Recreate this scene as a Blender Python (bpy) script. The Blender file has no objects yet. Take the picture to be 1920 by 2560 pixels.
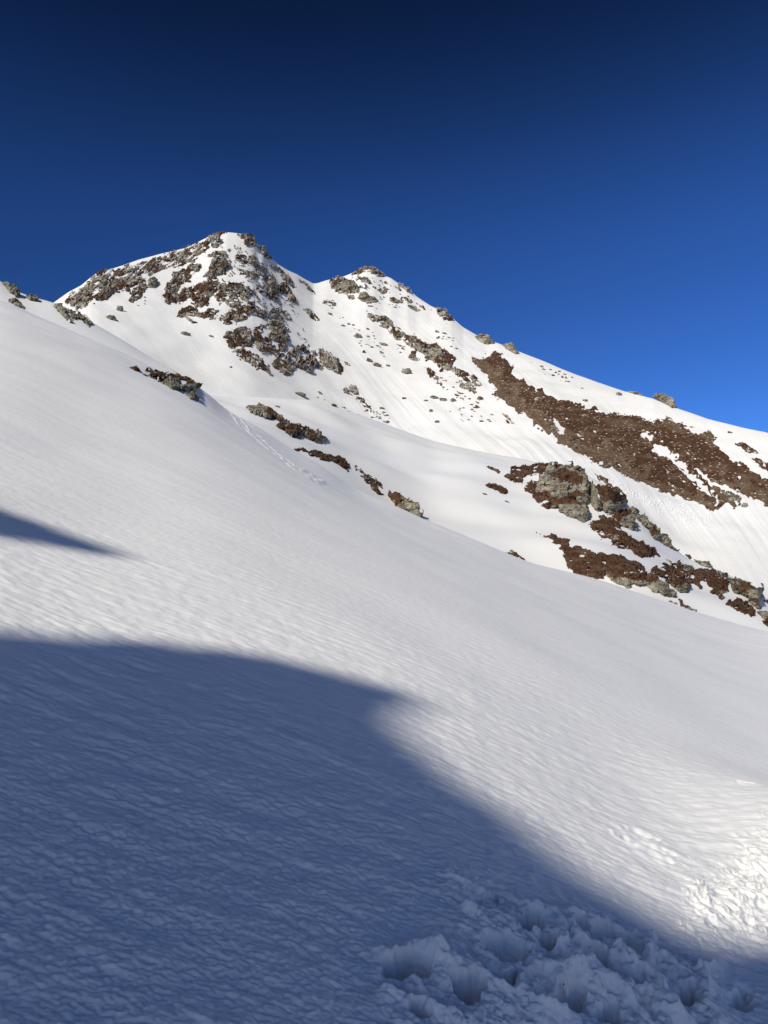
import bpy, math, random
import numpy as np

# ------------------------------------------------------------------ camera
SC = bpy.context.scene
COL = SC.collection
F = 1775.0                       # focal length in photo pixels (1920 x 2560)
PITCH = math.radians(4.0)
cam_d = bpy.data.cameras.new("camera")
cam = bpy.data.objects.new("camera", cam_d)
COL.objects.link(cam)
cam_d.sensor_fit = 'VERTICAL'
cam_d.sensor_height = 36.0
cam_d.lens = 36.0 * F / 2560.0
cam_d.clip_start = 0.1
cam_d.clip_end = 20000
cam.location = (0, 0, 0)
cam.rotation_euler = (math.pi / 2 + PITCH, 0, 0)
SC.camera = cam

# ------------------------------------------------------------------ sun, sky
SUN_EL = math.radians(44)
SUN_AZ = math.radians(225)       # clockwise from +Y: behind and to the left
L = np.array([math.sin(SUN_AZ) * math.cos(SUN_EL), math.cos(SUN_AZ) * math.cos(SUN_EL), math.sin(SUN_EL)])
sd_ = bpy.data.lights.new("sun", 'SUN')
sd_.energy = 4.3
sd_.angle = math.radians(0.53)
sd_.color = (1.0, 0.945, 0.835)
so = bpy.data.objects.new("sun", sd_)
COL.objects.link(so)
from mathutils import Vector
so.rotation_euler = Vector(L).to_track_quat('Z', 'Y').to_euler()
so.location = (-40, -40, 60)

W = bpy.data.worlds.new("World")
SC.world = W
W.use_nodes = True
nt = W.node_tree
nt.nodes.clear()
out = nt.nodes.new("ShaderNodeOutputWorld")
bg = nt.nodes.new("ShaderNodeBackground")
sky = nt.nodes.new("ShaderNodeTexSky")
sky.sky_type = 'NISHITA'
sky.sun_disc = False
sky.sun_elevation = SUN_EL
sky.sun_rotation = SUN_AZ
sky.altitude = 2600
sky.air_density = 1.0
sky.dust_density = 0.2
sky.ozone_density = 2.5
bg.inputs[1].default_value = 0.138
# a polarised, high-altitude sky: darkest at a right angle to the sun
tc = nt.nodes.new("ShaderNodeTexCoord")
dot = nt.nodes.new("ShaderNodeVectorMath"); dot.operation = 'DOT_PRODUCT'
dot.inputs[1].default_value = tuple(L)
nt.links.new(tc.outputs['Generated'], dot.inputs[0])
ab = nt.nodes.new("ShaderNodeMath"); ab.operation = 'ABSOLUTE'
nt.links.new(dot.outputs['Value'], ab.inputs[0])
mr = nt.nodes.new("ShaderNodeMapRange")
mr.interpolation_type = 'SMOOTHSTEP'
mr.inputs['From Min'].default_value = 0.40
mr.inputs['From Max'].default_value = -0.80
mr.inputs['To Min'].default_value = 0.32
mr.inputs['To Max'].default_value = 0.80
nt.links.new(dot.outputs['Value'], mr.inputs['Value'])
gm = nt.nodes.new("ShaderNodeGamma"); gm.inputs[1].default_value = 1.0
tint = nt.nodes.new("ShaderNodeVectorMath"); tint.operation = 'MULTIPLY'
tint.inputs[1].default_value = (0.43, 0.68, 1.02)
sc_ = nt.nodes.new("ShaderNodeVectorMath"); sc_.operation = 'SCALE'
nt.links.new(sky.outputs[0], gm.inputs[0])
nt.links.new(gm.outputs[0], tint.inputs[0])
sun_side_fill = nt.nodes.new("ShaderNodeMapRange"); sun_side_fill.interpolation_type = 'SMOOTHSTEP'
sun_side_fill.inputs['From Min'].default_value = 0.25; sun_side_fill.inputs['From Max'].default_value = 0.95
nt.links.new(dot.outputs['Value'], sun_side_fill.inputs['Value'])
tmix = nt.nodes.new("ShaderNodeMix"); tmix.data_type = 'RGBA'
tmix.inputs[6].default_value = (0.28, 0.61, 1.22, 1); tmix.inputs[7].default_value = (5.8, 5.1, 5.5, 1)  # second tint: unseen sun-side sky boosted as added fill for the shaded snow
nt.links.new(sun_side_fill.outputs[0], tmix.inputs[0]); nt.links.new(tmix.outputs[2], tint.inputs[1])
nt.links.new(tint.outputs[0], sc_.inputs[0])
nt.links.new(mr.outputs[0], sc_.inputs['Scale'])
sep = nt.nodes.new("ShaderNodeSeparateXYZ"); nt.links.new(tc.outputs['Generated'], sep.inputs[0])
hi_ = nt.nodes.new("ShaderNodeMapRange"); hi_.interpolation_type = 'SMOOTHSTEP'      # thin air: darker towards the zenith
hi_.inputs['From Min'].default_value = 0.40; hi_.inputs['From Max'].default_value = 0.68
hi_.inputs['To Min'].default_value = 1.0; hi_.inputs['To Max'].default_value = 0.32
nt.links.new(sep.outputs[2], hi_.inputs['Value'])
sc2 = nt.nodes.new("ShaderNodeVectorMath"); sc2.operation = 'SCALE'
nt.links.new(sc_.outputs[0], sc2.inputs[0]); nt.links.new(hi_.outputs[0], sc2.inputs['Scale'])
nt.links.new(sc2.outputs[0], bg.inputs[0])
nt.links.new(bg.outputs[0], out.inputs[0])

SC.view_settings.view_transform = 'Standard'
SC.view_settings.look = 'None'
SC.view_settings.exposure = 0.0
SC.view_settings.gamma = 1.0
SC.render.engine = 'CYCLES'
SC.cycles.max_bounces = 6
SC.cycles.diffuse_bounces = 4

# ------------------------------------------------------------------ numpy noise
def _perm(seed):
    r = np.random.RandomState(seed)
    p = r.permutation(256)
    return np.concatenate([p, p, p])
PERM = _perm(7)
G2 = np.stack([np.cos(np.arange(256) * 2.399963), np.sin(np.arange(256) * 2.399963)], 1)
_g = np.random.RandomState(5).normal(size=(256, 3))
G3 = _g / np.linalg.norm(_g, axis=1)[:, None]
RND = np.random.RandomState(11).rand(256, 6)

def perlin2(x, y, s=0):
    x = x + s * 17.37; y = y - s * 9.71
    xi = np.floor(x).astype(np.int64); yi = np.floor(y).astype(np.int64)
    xf = x - xi; yf = y - yi
    u = xf * xf * xf * (xf * (xf * 6 - 15) + 10); v = yf * yf * yf * (yf * (yf * 6 - 15) + 10)
    xi &= 255; yi &= 255
    def g(a, b, dx, dy):
        h = PERM[PERM[(xi + a) & 255] + ((yi + b) & 255)]
        q = G2[h]
        return q[..., 0] * dx + q[..., 1] * dy
    n00 = g(0, 0, xf, yf); n10 = g(1, 0, xf - 1, yf); n01 = g(0, 1, xf, yf - 1); n11 = g(1, 1, xf - 1, yf - 1)
    a = n00 + u * (n10 - n00); b = n01 + u * (n11 - n01)
    return 1.5 * (a + v * (b - a))

def fbm2(x, y, o=4, s=0):
    t = 0; a = 1; n = 0
    for k in range(o):
        t = t + a * perlin2(x * 2 ** k, y * 2 ** k, s + k * 3); n += a; a *= 0.5
    return t / n

def worley3(P, s=0, full=True):
    """nearest / second cell distance and the random record of the nearest cell"""
    Q = P + s * 13.7
    I = np.floor(Q).astype(np.int64)
    n = len(Q)
    d1 = np.full(n, 9.0); d2 = np.full(n, 9.0)
    h1 = np.zeros(n, np.int64); off = np.zeros((n, 3))
    for a in (-1, 0, 1):
        for b in (-1, 0, 1):
            for c in (-1, 0, 1):
                J = I + np.array([a, b, c])
                h = PERM[PERM[PERM[J[:, 0] & 255] + (J[:, 1] & 255)] + (J[:, 2] & 255)]
                D = Q - (J + RND[h, :3])
                d = np.sqrt((D * D).sum(1))
                m = d < d1
                d2 = np.where(m, d1, np.minimum(d2, d))
                d1 = np.where(m, d, d1); h1 = np.where(m, h, h1)
                off[m] = D[m]
    return d1, d2, h1, off

def facets(P, s=0):
    """blocky rock relief, 0..1-ish, with cracks between blocks"""
    d1, d2, h, off = worley3(P, s)
    tilt = (RND[h, 3:6] - 0.5)
    v = 0.5 + (RND[h, 3] - 0.5) * 0.7 + (off * tilt).sum(1) * 1.9
    crack = np.clip((d2 - d1) / 0.10, 0, 1)
    return v - (1 - crack) * 0.38

def sstep(a, b, x):
    t = np.clip((x - a) / (b - a), 0, 1)
    return t * t * (3 - 2 * t)

# ------------------------------------------------------------------ view maths (photo pixel -> direction)
def pix(px, py):
    px = np.asarray(px, float); py = np.asarray(py, float)
    u = (px - 960) / F; v = (1280 - py) / F
    dx = u
    dy = math.cos(PITCH) - v * math.sin(PITCH)
    dz = math.sin(PITCH) + v * math.cos(PITCH)
    hr = np.hypot(dx, dy)
    return np.arctan2(dx, dy), dz / hr     # azimuth, tangent of elevation

def crest(pts):
    a, e = pix([p[0] for p in pts], [p[1] for p in pts])
    rr = np.array([p[2] for p in pts], float)
    k = np.argsort(a)
    return a[k], e[k], rr[k]

_SI = {}
def smooth_interp(x, xp, fp, w=0.004):
    """gaussian-blurred polyline, so its corners do not crease the ground"""
    key = (id(xp), id(fp), w)
    if key not in _SI:
        g = np.linspace(-1.2, 1.2, 24001)
        v = np.interp(g, xp, fp)
        h = max(2, int(w * 3 / 1e-4)); k = np.exp(-.5 * (np.arange(-h, h + 1) * 1e-4 / w) ** 2); k /= k.sum()
        _SI[key] = (g, np.convolve(np.pad(v, h, mode='edge'), k, 'valid'))
    g, v = _SI[key]
    return np.interp(x, g, v)

class Layer:
    def e(self, az, r): return self.z(r * np.sin(az), r * np.cos(az)) / r
    def hit(self, px, py, iters=36):
        az, e = pix(px, py)
        lo = np.full(az.shape, self.rmin(az)); hi = self.rc(az) * 0.999
        for _ in range(iters):
            m = np.sqrt(lo * hi)
            below = self.e(az, m) < e
            lo = np.where(below, m, lo); hi = np.where(below, hi, m)
        return az, np.sqrt(lo * hi), e
    def point(self, px, py):
        az, r, e = self.hit(np.atleast_1d(px), np.atleast_1d(py))
        x = r * np.sin(az); y = r * np.cos(az)
        return np.stack([x, y, self.z(x, y)], -1)

PA, PB = -0.345, 0.10            # the near slope: falls to the right, rises slightly ahead
EYE = 1.6
CA = crest([(0, 747, 62), (69, 779, 62), (174, 822, 60), (282, 868, 56), (376, 915, 52), (440, 945, 50), (503, 966, 46), (560, 1027, 44),
            (637, 1065, 43), (714, 1118, 42), (807, 1171, 42), (888, 1233, 42), (1004, 1281, 43), (1050, 1304, 44),
            (1177, 1350, 46), (1314, 1402, 50), (1421, 1430, 55), (1492, 1450, 58), (1581, 1477, 62), (1679, 1512, 66),
            (1746, 1532, 68), (1804, 1550, 70), (1920, 1583, 75)])
class Near(Layer):
    def rmin(self, az): return 0.8
    def rc(self, az):
        return smooth_interp(az, CA[0], CA[2], 0.06)
    def z(self, x, y):
        r = np.hypot(x, y) + 1e-6; az = np.arctan2(x, y)
        ep = PA * np.sin(az) + PB * np.cos(az)
        ec_d = smooth_interp(az, CA[0], CA[1], 0.014); ec = smooth_interp(az, CA[0], CA[1], 0.055)
        k = sstep(math.radians(60), math.radians(33), np.abs(az))
        w = sstep(3.0, 24.0, r) * k
        R = self.rc(az)
        s = r / R
        ec = ec + (ec_d - ec) * sstep(.30, .98, s)
        gap = np.where(s < 1, (EYE / r) * (1 - s) ** 2, 0.35 * np.clip(s - 1, 0, 3) ** 1.7)
        gap = gap * k + (1 - k) * EYE / r
        return r * (ep + w * (ec - ep) - gap)
near = Near()

class Far(Layer):
    def __init__(s, pts, base, r0, p, back, relief=None, w=.0016):
        s.w = w
        s.a, s.c, s.r = crest(pts); s.b = base; s.r0f = r0; s.p = p; s.back = back; s.relief = relief
    def rmin(s, az): return s.rc(az) * s.r0f * 1.0
    def rc(s, az): return smooth_interp(az, s.a, s.r, 0.035)
    def z(s, x, y):
        r = np.hypot(x, y); az = np.arctan2(x, y)
        ec_f = smooth_interp(az, s.a, s.c, s.w); ec_s = smooth_interp(az, s.a, s.c, .03)
        R = s.rc(az)
        e0 = s.b(az)
        t = (r / R - s.r0f) / (1 - s.r0f)
        ec = ec_s + (ec_f - ec_s) * sstep(.25, 1.0, t)
        tc_ = np.clip(t, -0.6, 1)
        sg = np.where(tc_ > 0, 1 - np.abs(1 - np.clip(tc_, 0, 1)) ** s.p, tc_ * s.p)
        e = e0 + (ec - e0) * sg
        e = np.where(t > 1, ec - s.back * np.clip(t - 1, 0, 9) ** 1.5, e)
        z = r * e
        if s.relief is not None:
            z = z + s.relief(x, y, t)
        return z

# smooth shoulder just behind the near slope, upper left
shoulder = Far([(-200, 640, 95), (0, 700, 92), (20, 716, 92), (47, 731, 90), (90, 745, 88), (134, 756, 86), (200, 788, 84), (231, 806, 82), (307, 850, 78),
                (376, 893, 74), (445, 930, 70), (500, 985, 66), (560, 1060, 60), (640, 1150, 56), (760, 1260, 54), (1000, 1400, 54)],
               lambda az: smooth_interp(az, CA[0], CA[1], .02) - 0.03, 0.72, 1.5, 1.2, None, .006)
# middle snow field with the outcrops
CB = [(300, 960, 150), (420, 965, 165), (500, 985, 180), (560, 990, 190), (649, 993, 200), (776, 1001, 215), (838, 1017, 218), (927, 1046, 220), (1004, 1075, 220),
      (1081, 1102, 215), (1200, 1129, 210), (1300, 1146, 205), (1380, 1163, 200), (1450, 1180, 190), (1520, 1215, 180), (1600, 1290, 165), (1660, 1350, 155),
      (1720, 1398, 150), (1780, 1418, 145), (1850, 1450, 140), (1920, 1500, 135), (2060, 1590, 130)]
def relief_b(x, y, t):
    f = sstep(0, .3, t) * sstep(1.0, .75, t)
    return f * (2.2 * perlin2(x / 38, y / 38, 3) + 0.8 * perlin2(x / 14, y / 14, 5))
field = Far(CB, lambda az: smooth_interp(az, CA[0], CA[1], .02) - 0.05, 0.42, 1.55, 0.7, relief_b, .006)
# the mountain: first peak, saddle, second peak, long right-hand ridge
def D(l, k=1.1573): return [(a * k, b * k, r) for a, b, r in l]
CC = D([(-200, 720, 420), (60, 690, 430), (118, 652, 440), (150, 630, 450), (175, 617, 460), (200, 596, 470), (215, 588, 480), (250, 578, 500), (300, 561, 520), (350, 548, 540), (400, 536, 560),
        (430, 522, 570), (450, 511, 575), (470, 505, 580), (490, 501, 580), (512, 503, 582), (533, 507, 582), (548, 515, 584), (556, 527, 586), (568, 533, 588), (578, 551, 590), (600, 571, 600), (620, 583, 610),
        (640, 592, 620), (660, 604, 635), (677, 613, 650), (688, 611, 655), (705, 605, 660), (722, 602, 665), (745, 596, 670), (760, 590, 675), (775, 582, 680),
        (790, 578, 680), (808, 581, 680), (828, 595, 675), (845, 601, 670), (862, 613, 665), (880, 622, 655), (900, 640, 640), (930, 660, 620),
        (955, 672, 605), (975, 684, 590), (1000, 707, 580), (1025, 722, 570), (1050, 735, 560), (1075, 742, 550), (1110, 755, 540), (1160, 774, 525), (1200, 791, 510), (1250, 811, 495), (1300, 829, 480), (1350, 846, 465),
        (1410, 860, 445), (1440, 872, 438), (1470, 884, 430), (1530, 906, 415), (1600, 923, 400), (1659, 936, 390), (1800, 985, 370)])
CBa, CBe, _ = crest(CB)
def relief_c(x, y, t):
    f = sstep(-.1, .15, t) * (0.25 + 0.75 * sstep(1.0, .8, t))
    az = np.arctan2(x, y) * 500; rr = np.hypot(x, y)
    z = 2.0 * perlin2(x / 90, y / 90, 1) + 1.6 * fbm2(x / 30, y / 30, 2, 2)
    # slide tracks running down the fall line
    q = az + 0.42 * rr
    w = az - 0.5 * rr
    k = (0.5 + 0.5 * perlin2(x / 60, y / 60, 9)) * (.35 + .65 * sstep(-60, 0, x))
    z = z + .6 * k * (0.55 * perlin2(w / 150, q / 7.0, 4) + 0.25 * perlin2(w / 80, q / 3.0, 6) + 0.12 * perlin2(w / 30, q / 1.6, 8))
    return f * z
mountain = Far(CC, lambda az: smooth_interp(az, CBa, CBe, .02) - 0.045, 0.50, 1.22, 0.9, relief_c)
LAY = {'A': near, 'S': shoulder, 'B': field, 'C': mountain}

# ------------------------------------------------------------------ materials
def mat_new(name):
    m = bpy.data.materials.new(name); m.use_nodes = True
    return m, m.node_tree.nodes, m.node_tree.links, m.node_tree.nodes['Principled BSDF']

def node(nodes, t, **kw):
    n = nodes.new(t)
    for k, v in kw.items():
        if k.startswith('i_'): n.inputs[k[2:].replace('_', ' ')].default_value = v
        else: setattr(n, k, v)
    return n

def snow_mat(name, col, col2, scale, bumps, rough=0.55, tintscale=0.05, stretch=None):
    m, N, Lk, B = mat_new(name)
    geo = node(N, 'ShaderNodeNewGeometry')
    n1 = node(N, 'ShaderNodeTexNoise', i_Scale=tintscale, i_Detail=4.0)
    Lk.new(geo.outputs['Position'], n1.inputs['Vector'])
    cr = node(N, 'ShaderNodeValToRGB')
    cr.color_ramp.elements[0].position = 0.35; cr.color_ramp.elements[0].color = (*col, 1)
    cr.color_ramp.elements[1].position = 0.65; cr.color_ramp.elements[1].color = (*col2, 1)
    Lk.new(n1.outputs['Fac'], cr.inputs[0]); Lk.new(cr.outputs[0], B.inputs['Base Color'])
    B.inputs['Roughness'].default_value = rough
    B.inputs['Specular IOR Level'].default_value = 0.25
    prev = None
    src = geo.outputs['Position']
    if stretch:
        mp = node(N, 'ShaderNodeMapping'); mp.inputs['Rotation'].default_value = (0, 0, math.radians(stretch[0])); mp.inputs['Scale'].default_value = (stretch[1], 1, 1)
        Lk.new(src, mp.inputs[0]); src = mp.outputs[0]
    for sc, dist, st in bumps:
        n = node(N, 'ShaderNodeTexNoise', i_Scale=sc, i_Detail=5.0, i_Roughness=0.62)
        b = node(N, 'ShaderNodeBump', i_Strength=st, i_Distance=dist)
        Lk.new(src, n.inputs['Vector']); Lk.new(n.outputs['Fac'], b.inputs['Height'])
        if prev: Lk.new(prev.outputs[0], b.inputs['Normal'])
        prev = b
    Lk.new(prev.outputs[0], B.inputs['Normal'])
    return m

def rock_mat(name, s, c1=(.20, .185, .155), c2=(.34, .32, .265), c3=(.095, .085, .07), warm=(.24, .15, .075)):
    """s: metres per photo pixel where the rock stands, so grain keeps its size in view"""
    m, N, Lk, B = mat_new(name)
    geo = node(N, 'ShaderNodeNewGeometry')
    def noise(px, det=5.0, rough=.6, vec=None):
        n = node(N, 'ShaderNodeTexNoise', i_Scale=1.0 / (px * s), i_Detail=det, i_Roughness=rough)
        Lk.new(vec or geo.outputs['Position'], n.inputs['Vector']); return n
    a = noise(22)
    cr = node(N, 'ShaderNodeValToRGB')
    e = cr.color_ramp.elements
    e[0].position = .30; e[0].color = (*c3, 1); e[1].position = .72; e[1].color = (*c2, 1)
    k = e.new(.5); k.color = (*c1, 1)
    Lk.new(a.outputs['Fac'], cr.inputs[0])
    b = noise(40, 3.0)
    wr = node(N, 'ShaderNodeMapRange'); wr.inputs['From Min'].default_value = .55; wr.inputs['From Max'].default_value = .7
    wr.inputs['To Max'].default_value = .7
    Lk.new(b.outputs['Fac'], wr.inputs['Value'])
    mx = node(N, 'ShaderNodeMix', data_type='RGBA')
    Lk.new(wr.outputs[0], mx.inputs[0]); Lk.new(cr.outputs[0], mx.inputs[6]); mx.inputs[7].default_value = (*warm, 1)
    # strata: thin tilted dark joints
    mp = node(N, 'ShaderNodeMapping'); mp.inputs['Rotation'].default_value = (.5, .35, .2)
    mp.inputs['Scale'].default_value = (.25, .25, 1.6)
    Lk.new(geo.outputs['Position'], mp.inputs[0])
    c = noise(9, 4.0, .55, mp.outputs[0])
    jr = node(N, 'ShaderNodeMapRange'); jr.inputs['From Min'].default_value = .36; jr.inputs['From Max'].default_value = .46
    jr.inputs['To Min'].default_value = .35
    Lk.new(c.outputs['Fac'], jr.inputs['Value'])
    ml = node(N, 'ShaderNodeVectorMath', operation='SCALE')
    Lk.new(mx.outputs[2], ml.inputs[0]); Lk.new(jr.outputs[0], ml.inputs['Scale'])
    Lk.new(ml.outputs[0], B.inputs['Base Color'])
    B.inputs['Roughness'].default_value = .85; B.inputs['Specular IOR Level'].default_value = .2
    d = noise(5, 6.0, .7)
    b1 = node(N, 'ShaderNodeBump', i_Strength=.9, i_Distance=2.2 * s); Lk.new(d.outputs['Fac'], b1.inputs['Height'])
    b2 = node(N, 'ShaderNodeBump', i_Strength=.9, i_Distance=3.0 * s); Lk.new(c.outputs['Fac'], b2.inputs['Height'])
    Lk.new(b1.outputs[0], b2.inputs['Normal']); Lk.new(b2.outputs[0], B.inputs['Normal'])
    return m

def heath_mat(name, s, c1=(.026, .013, .008), c2=(.112, .058, .033), c3=(.17, .115, .07), stones=False):
    m, N, Lk, B = mat_new(name)
    geo = node(N, 'ShaderNodeNewGeometry')
    def noise(px, det=4.0, rough=.65):
        n = node(N, 'ShaderNodeTexNoise', i_Scale=1.0 / (px * s), i_Detail=det, i_Roughness=rough)
        Lk.new(geo.outputs['Position'], n.inputs['Vector']); return n
    a = noise(5.5); b = noise(45, 3.0)
    cr = node(N, 'ShaderNodeValToRGB'); e = cr.color_ramp.elements
    e[0].position = .33; e[0].color = (*c1, 1); e[1].position = .62; e[1].color = (*c2, 1)
    Lk.new(a.outputs['Fac'], cr.inputs[0])
    wr = node(N, 'ShaderNodeMapRange'); wr.inputs['From Min'].default_value = .48; wr.inputs['From Max'].default_value = .68; wr.inputs['To Max'].default_value = .55
    Lk.new(b.outputs['Fac'], wr.inputs['Value'])
    mx = node(N, 'ShaderNodeMix', data_type='RGBA')
    Lk.new(wr.outputs[0], mx.inputs[0]); Lk.new(cr.outputs[0], mx.inputs[6]); mx.inputs[7].default_value = (*c3, 1)
    outc = mx.outputs[2]
    if stones:
        v = node(N, 'ShaderNodeTexVoronoi', i_Scale=1.0 / (7.0 * s)); Lk.new(geo.outputs['Position'], v.inputs['Vector'])
        sr = node(N, 'ShaderNodeMapRange'); sr.inputs['From Min'].default_value = .34; sr.inputs['From Max'].default_value = .24
        sr.inputs['To Min'].default_value = 0; sr.inputs['To Max'].default_value = 1
        Lk.new(v.outputs['Distance'], sr.inputs['Value'])
        sel = node(N, 'ShaderNodeSeparateColor'); Lk.new(v.outputs['Color'], sel.inputs[0])
        gt = node(N, 'ShaderNodeMath', operation='GREATER_THAN'); gt.inputs[1].default_value = .6; Lk.new(sel.outputs[0], gt.inputs[0])
        mu = node(N, 'ShaderNodeMath', operation='MULTIPLY'); Lk.new(gt.outputs[0], mu.inputs[0]); Lk.new(sr.outputs[0], mu.inputs[1])
        m2 = node(N, 'ShaderNodeMix', data_type='RGBA'); Lk.new(mu.outputs[0], m2.inputs[0]); Lk.new(outc, m2.inputs[6])
        m2.inputs[7].default_value = (.36, .31, .25, 1); outc = m2.outputs[2]
    Lk.new(outc, B.inputs['Base Color'])
    B.inputs['Roughness'].default_value = .95; B.inputs['Specular IOR Level'].default_value = .05
    b1 = node(N, 'ShaderNodeBump', i_Strength=1.0, i_Distance=3.5 * s); Lk.new(a.outputs['Fac'], b1.inputs['Height'])
    Lk.new(b1.outputs[0], B.inputs['Normal'])
    return m

M_near = snow_mat('near_snow', (.755, .748, .72), (.775, .768, .742), 1, [(3.0, .05, .2), (14.0, .022, .45), (60.0, .006, .45)], tintscale=.3, stretch=(-8, .16))
M_mid = snow_mat('middle_snow', (.75, .735, .69), (.72, .72, .705), 1, [(.8, .12, .35), (4.0, .04, .5)], tintscale=.03)
M_far = snow_mat('mountain_snow', (.755, .735, .68), (.745, .735, .70), 1, [(.25, .45, .35), (1.1, .14, .5)], tintscale=.012)
MR = {'A': rock_mat('rock_near', .03, c1=(.20, .19, .13), c2=(.36, .34, .24)), 'S': rock_mat('rock_shoulder', .05, c1=(.19, .18, .13), c2=(.33, .31, .23)),
      'B': rock_mat('rock_middle', .085, c1=(.235, .21, .155), c2=(.42, .37, .27)), 'C': rock_mat('rock_mountain', .3, c1=(.26, .23, .175), c2=(.45, .395, .305), c3=(.13, .115, .095))}
MH = {'A': heath_mat('heather_near', .03), 'S': heath_mat('heather_shoulder', .05), 'B': heath_mat('heather_middle', .085),
      'C': heath_mat('heather_mountain', .3), 'band': heath_mat('heather_scree', .25, stones=True)}

# ------------------------------------------------------------------ mesh helpers
M_scree = heath_mat('scree', .22, c1=(.09, .058, .036), c2=(.145, .092, .056), c3=(.22, .165, .11), stones=True)

def mesh_from(name, V, Fq, mat, smooth=True):
    me = bpy.data.meshes.new(name)
    V = np.ascontiguousarray(V, np.float32); Fq = np.ascontiguousarray(Fq, np.int32)
    n = Fq.shape[1]
    me.vertices.add(len(V)); me.vertices.foreach_set('co', V.ravel())
    me.loops.add(Fq.size); me.loops.foreach_set('vertex_index', Fq.ravel())
    me.polygons.add(len(Fq)); me.polygons.foreach_set('loop_start', np.arange(0, Fq.size, n, dtype=np.int32))
    me.polygons.foreach_set('loop_total', np.full(len(Fq), n, np.int32))
    me.polygons.foreach_set('use_smooth', np.full(len(Fq), smooth, bool))
    me.update(calc_edges=True); me.materials.append(mat)
    return me

def link(name, me, parent=None, loc=(0, 0, 0)):
    o = bpy.data.objects.new(name, me); COL.objects.link(o); o.location = loc
    if parent: o.parent = parent
    return o

def grid_faces(nr, nc):
    i = np.arange(nr * nc).reshape(nr, nc)
    return np.stack([i[:-1, :-1], i[:-1, 1:], i[1:, 1:], i[1:, :-1]], -1).reshape(-1, 4)

def tag(o, label=None, cat=None, group=None, kind=None):
    for k, v in (('label', label), ('category', cat), ('group', group), ('kind', kind)):
        if v: o[k] = v

# ------------------------------------------------------------------ terrain: the near slope
def wpt(px, py): return near.point(px, py)[0]

def pit_list():
    # photo px centre, half width and half length in metres, heading, depth
    P = [(1023, 2425, .085, .10, .3, .13), (1185, 2482, .085, .14, .2, .15), (1232, 2243, .06, .20, -.7, .06), (1330, 2330, .07, .17, -.9, .11),
         (1392, 2352, .06, .10, .2, .07), (1503, 2400, .10, .13, -.8, .12), (1564, 2358, .06, .10, -.4, .07), (1484, 2500, .12, .12, .4, .13),
         (1660, 2460, .08, .12, -.5, .10), (1749, 2455, .05, .08, .2, .10), (1620, 2530, .10, .10, .1, .09), (1330, 2540, .12, .07, .4, .07),
         (1250, 2360, .10, .20, -.8, .05), (1740, 2390, .06, .09, .2, .06), (1840, 2480, .10, .12, .4, .05)]
    return P
RIPDIR = None
SCULPT_CRESTS = [(.035, 20, [(370, 440), (440, 545), (600, 600), (750, 690), (900, 785), (1100, 880), (1230, 940)]), (.050, 24, [(300, 735), (400, 765), (520, 850), (680, 930), (850, 1000)]),
    (.045, 20, [(655, 800), (700, 785), (800, 815), (905, 825)]), (.05, 22, [(905, 825), (1000, 865), (1120, 920), (1300, 1000)]), (.03, 18, [(600, 540), (740, 550), (900, 565), (1000, 600), (1110, 655), (1180, 690)]),
    (.055, 14, [(800, 620), (815, 660), (850, 740)]), (.04, 18, [(860, 620), (930, 610), (990, 670)]), (.05, 18, [(870, 690), (960, 710), (1045, 750)]), (.05, 13, [(1065, 740), (1120, 780), (1200, 830)]),
    (.04, 20, [(1180, 700), (1280, 760), (1380, 850)]), (.045, 16, [(1440, 760), (1400, 830), (1420, 930), (1480, 1010)]), (.05, 14, [(1200, 880), (1260, 940), (1300, 1010)]), (.03, 20, [(120, 880), (200, 900), (330, 960), (420, 1010)]),
    (.03, 14, [(50, 690), (150, 700), (260, 700), (330, 740)]), (.04, 12, [(250, 780), (320, 765), (370, 800)])]
SCULPT_PITS = [(180, 760, 115, 50, .25, .11), (435, 870, 62, 62, .2, .14), (690, 610, 75, 50, .5, .11), (560, 500, 55, 22, .5, .05), (600, 700, 120, 42, .35, .05), (1010, 650, 100, 42, .35, .09),
    (975, 760, 75, 32, .4, .08), (620, 840, 40, 50, .5, .08), (850, 905, 75, 55, .3, .09), (1130, 690, 60, 30, .5, .05), (1385, 775, 38, 34, .2, .08), (1120, 850, 60, 34, .4, .06), (1230, 900, 45, 40, .2, .06),
    (780, 700, 45, 30, .6, .07), (250, 950, 70, 36, .4, .05), (1000, 960, 60, 46, .2, .07), (1330, 900, 50, 36, .5, .06), (900, 610, 40, 20, .4, .05), (1560, 900, 70, 40, .5, .05)]
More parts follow.
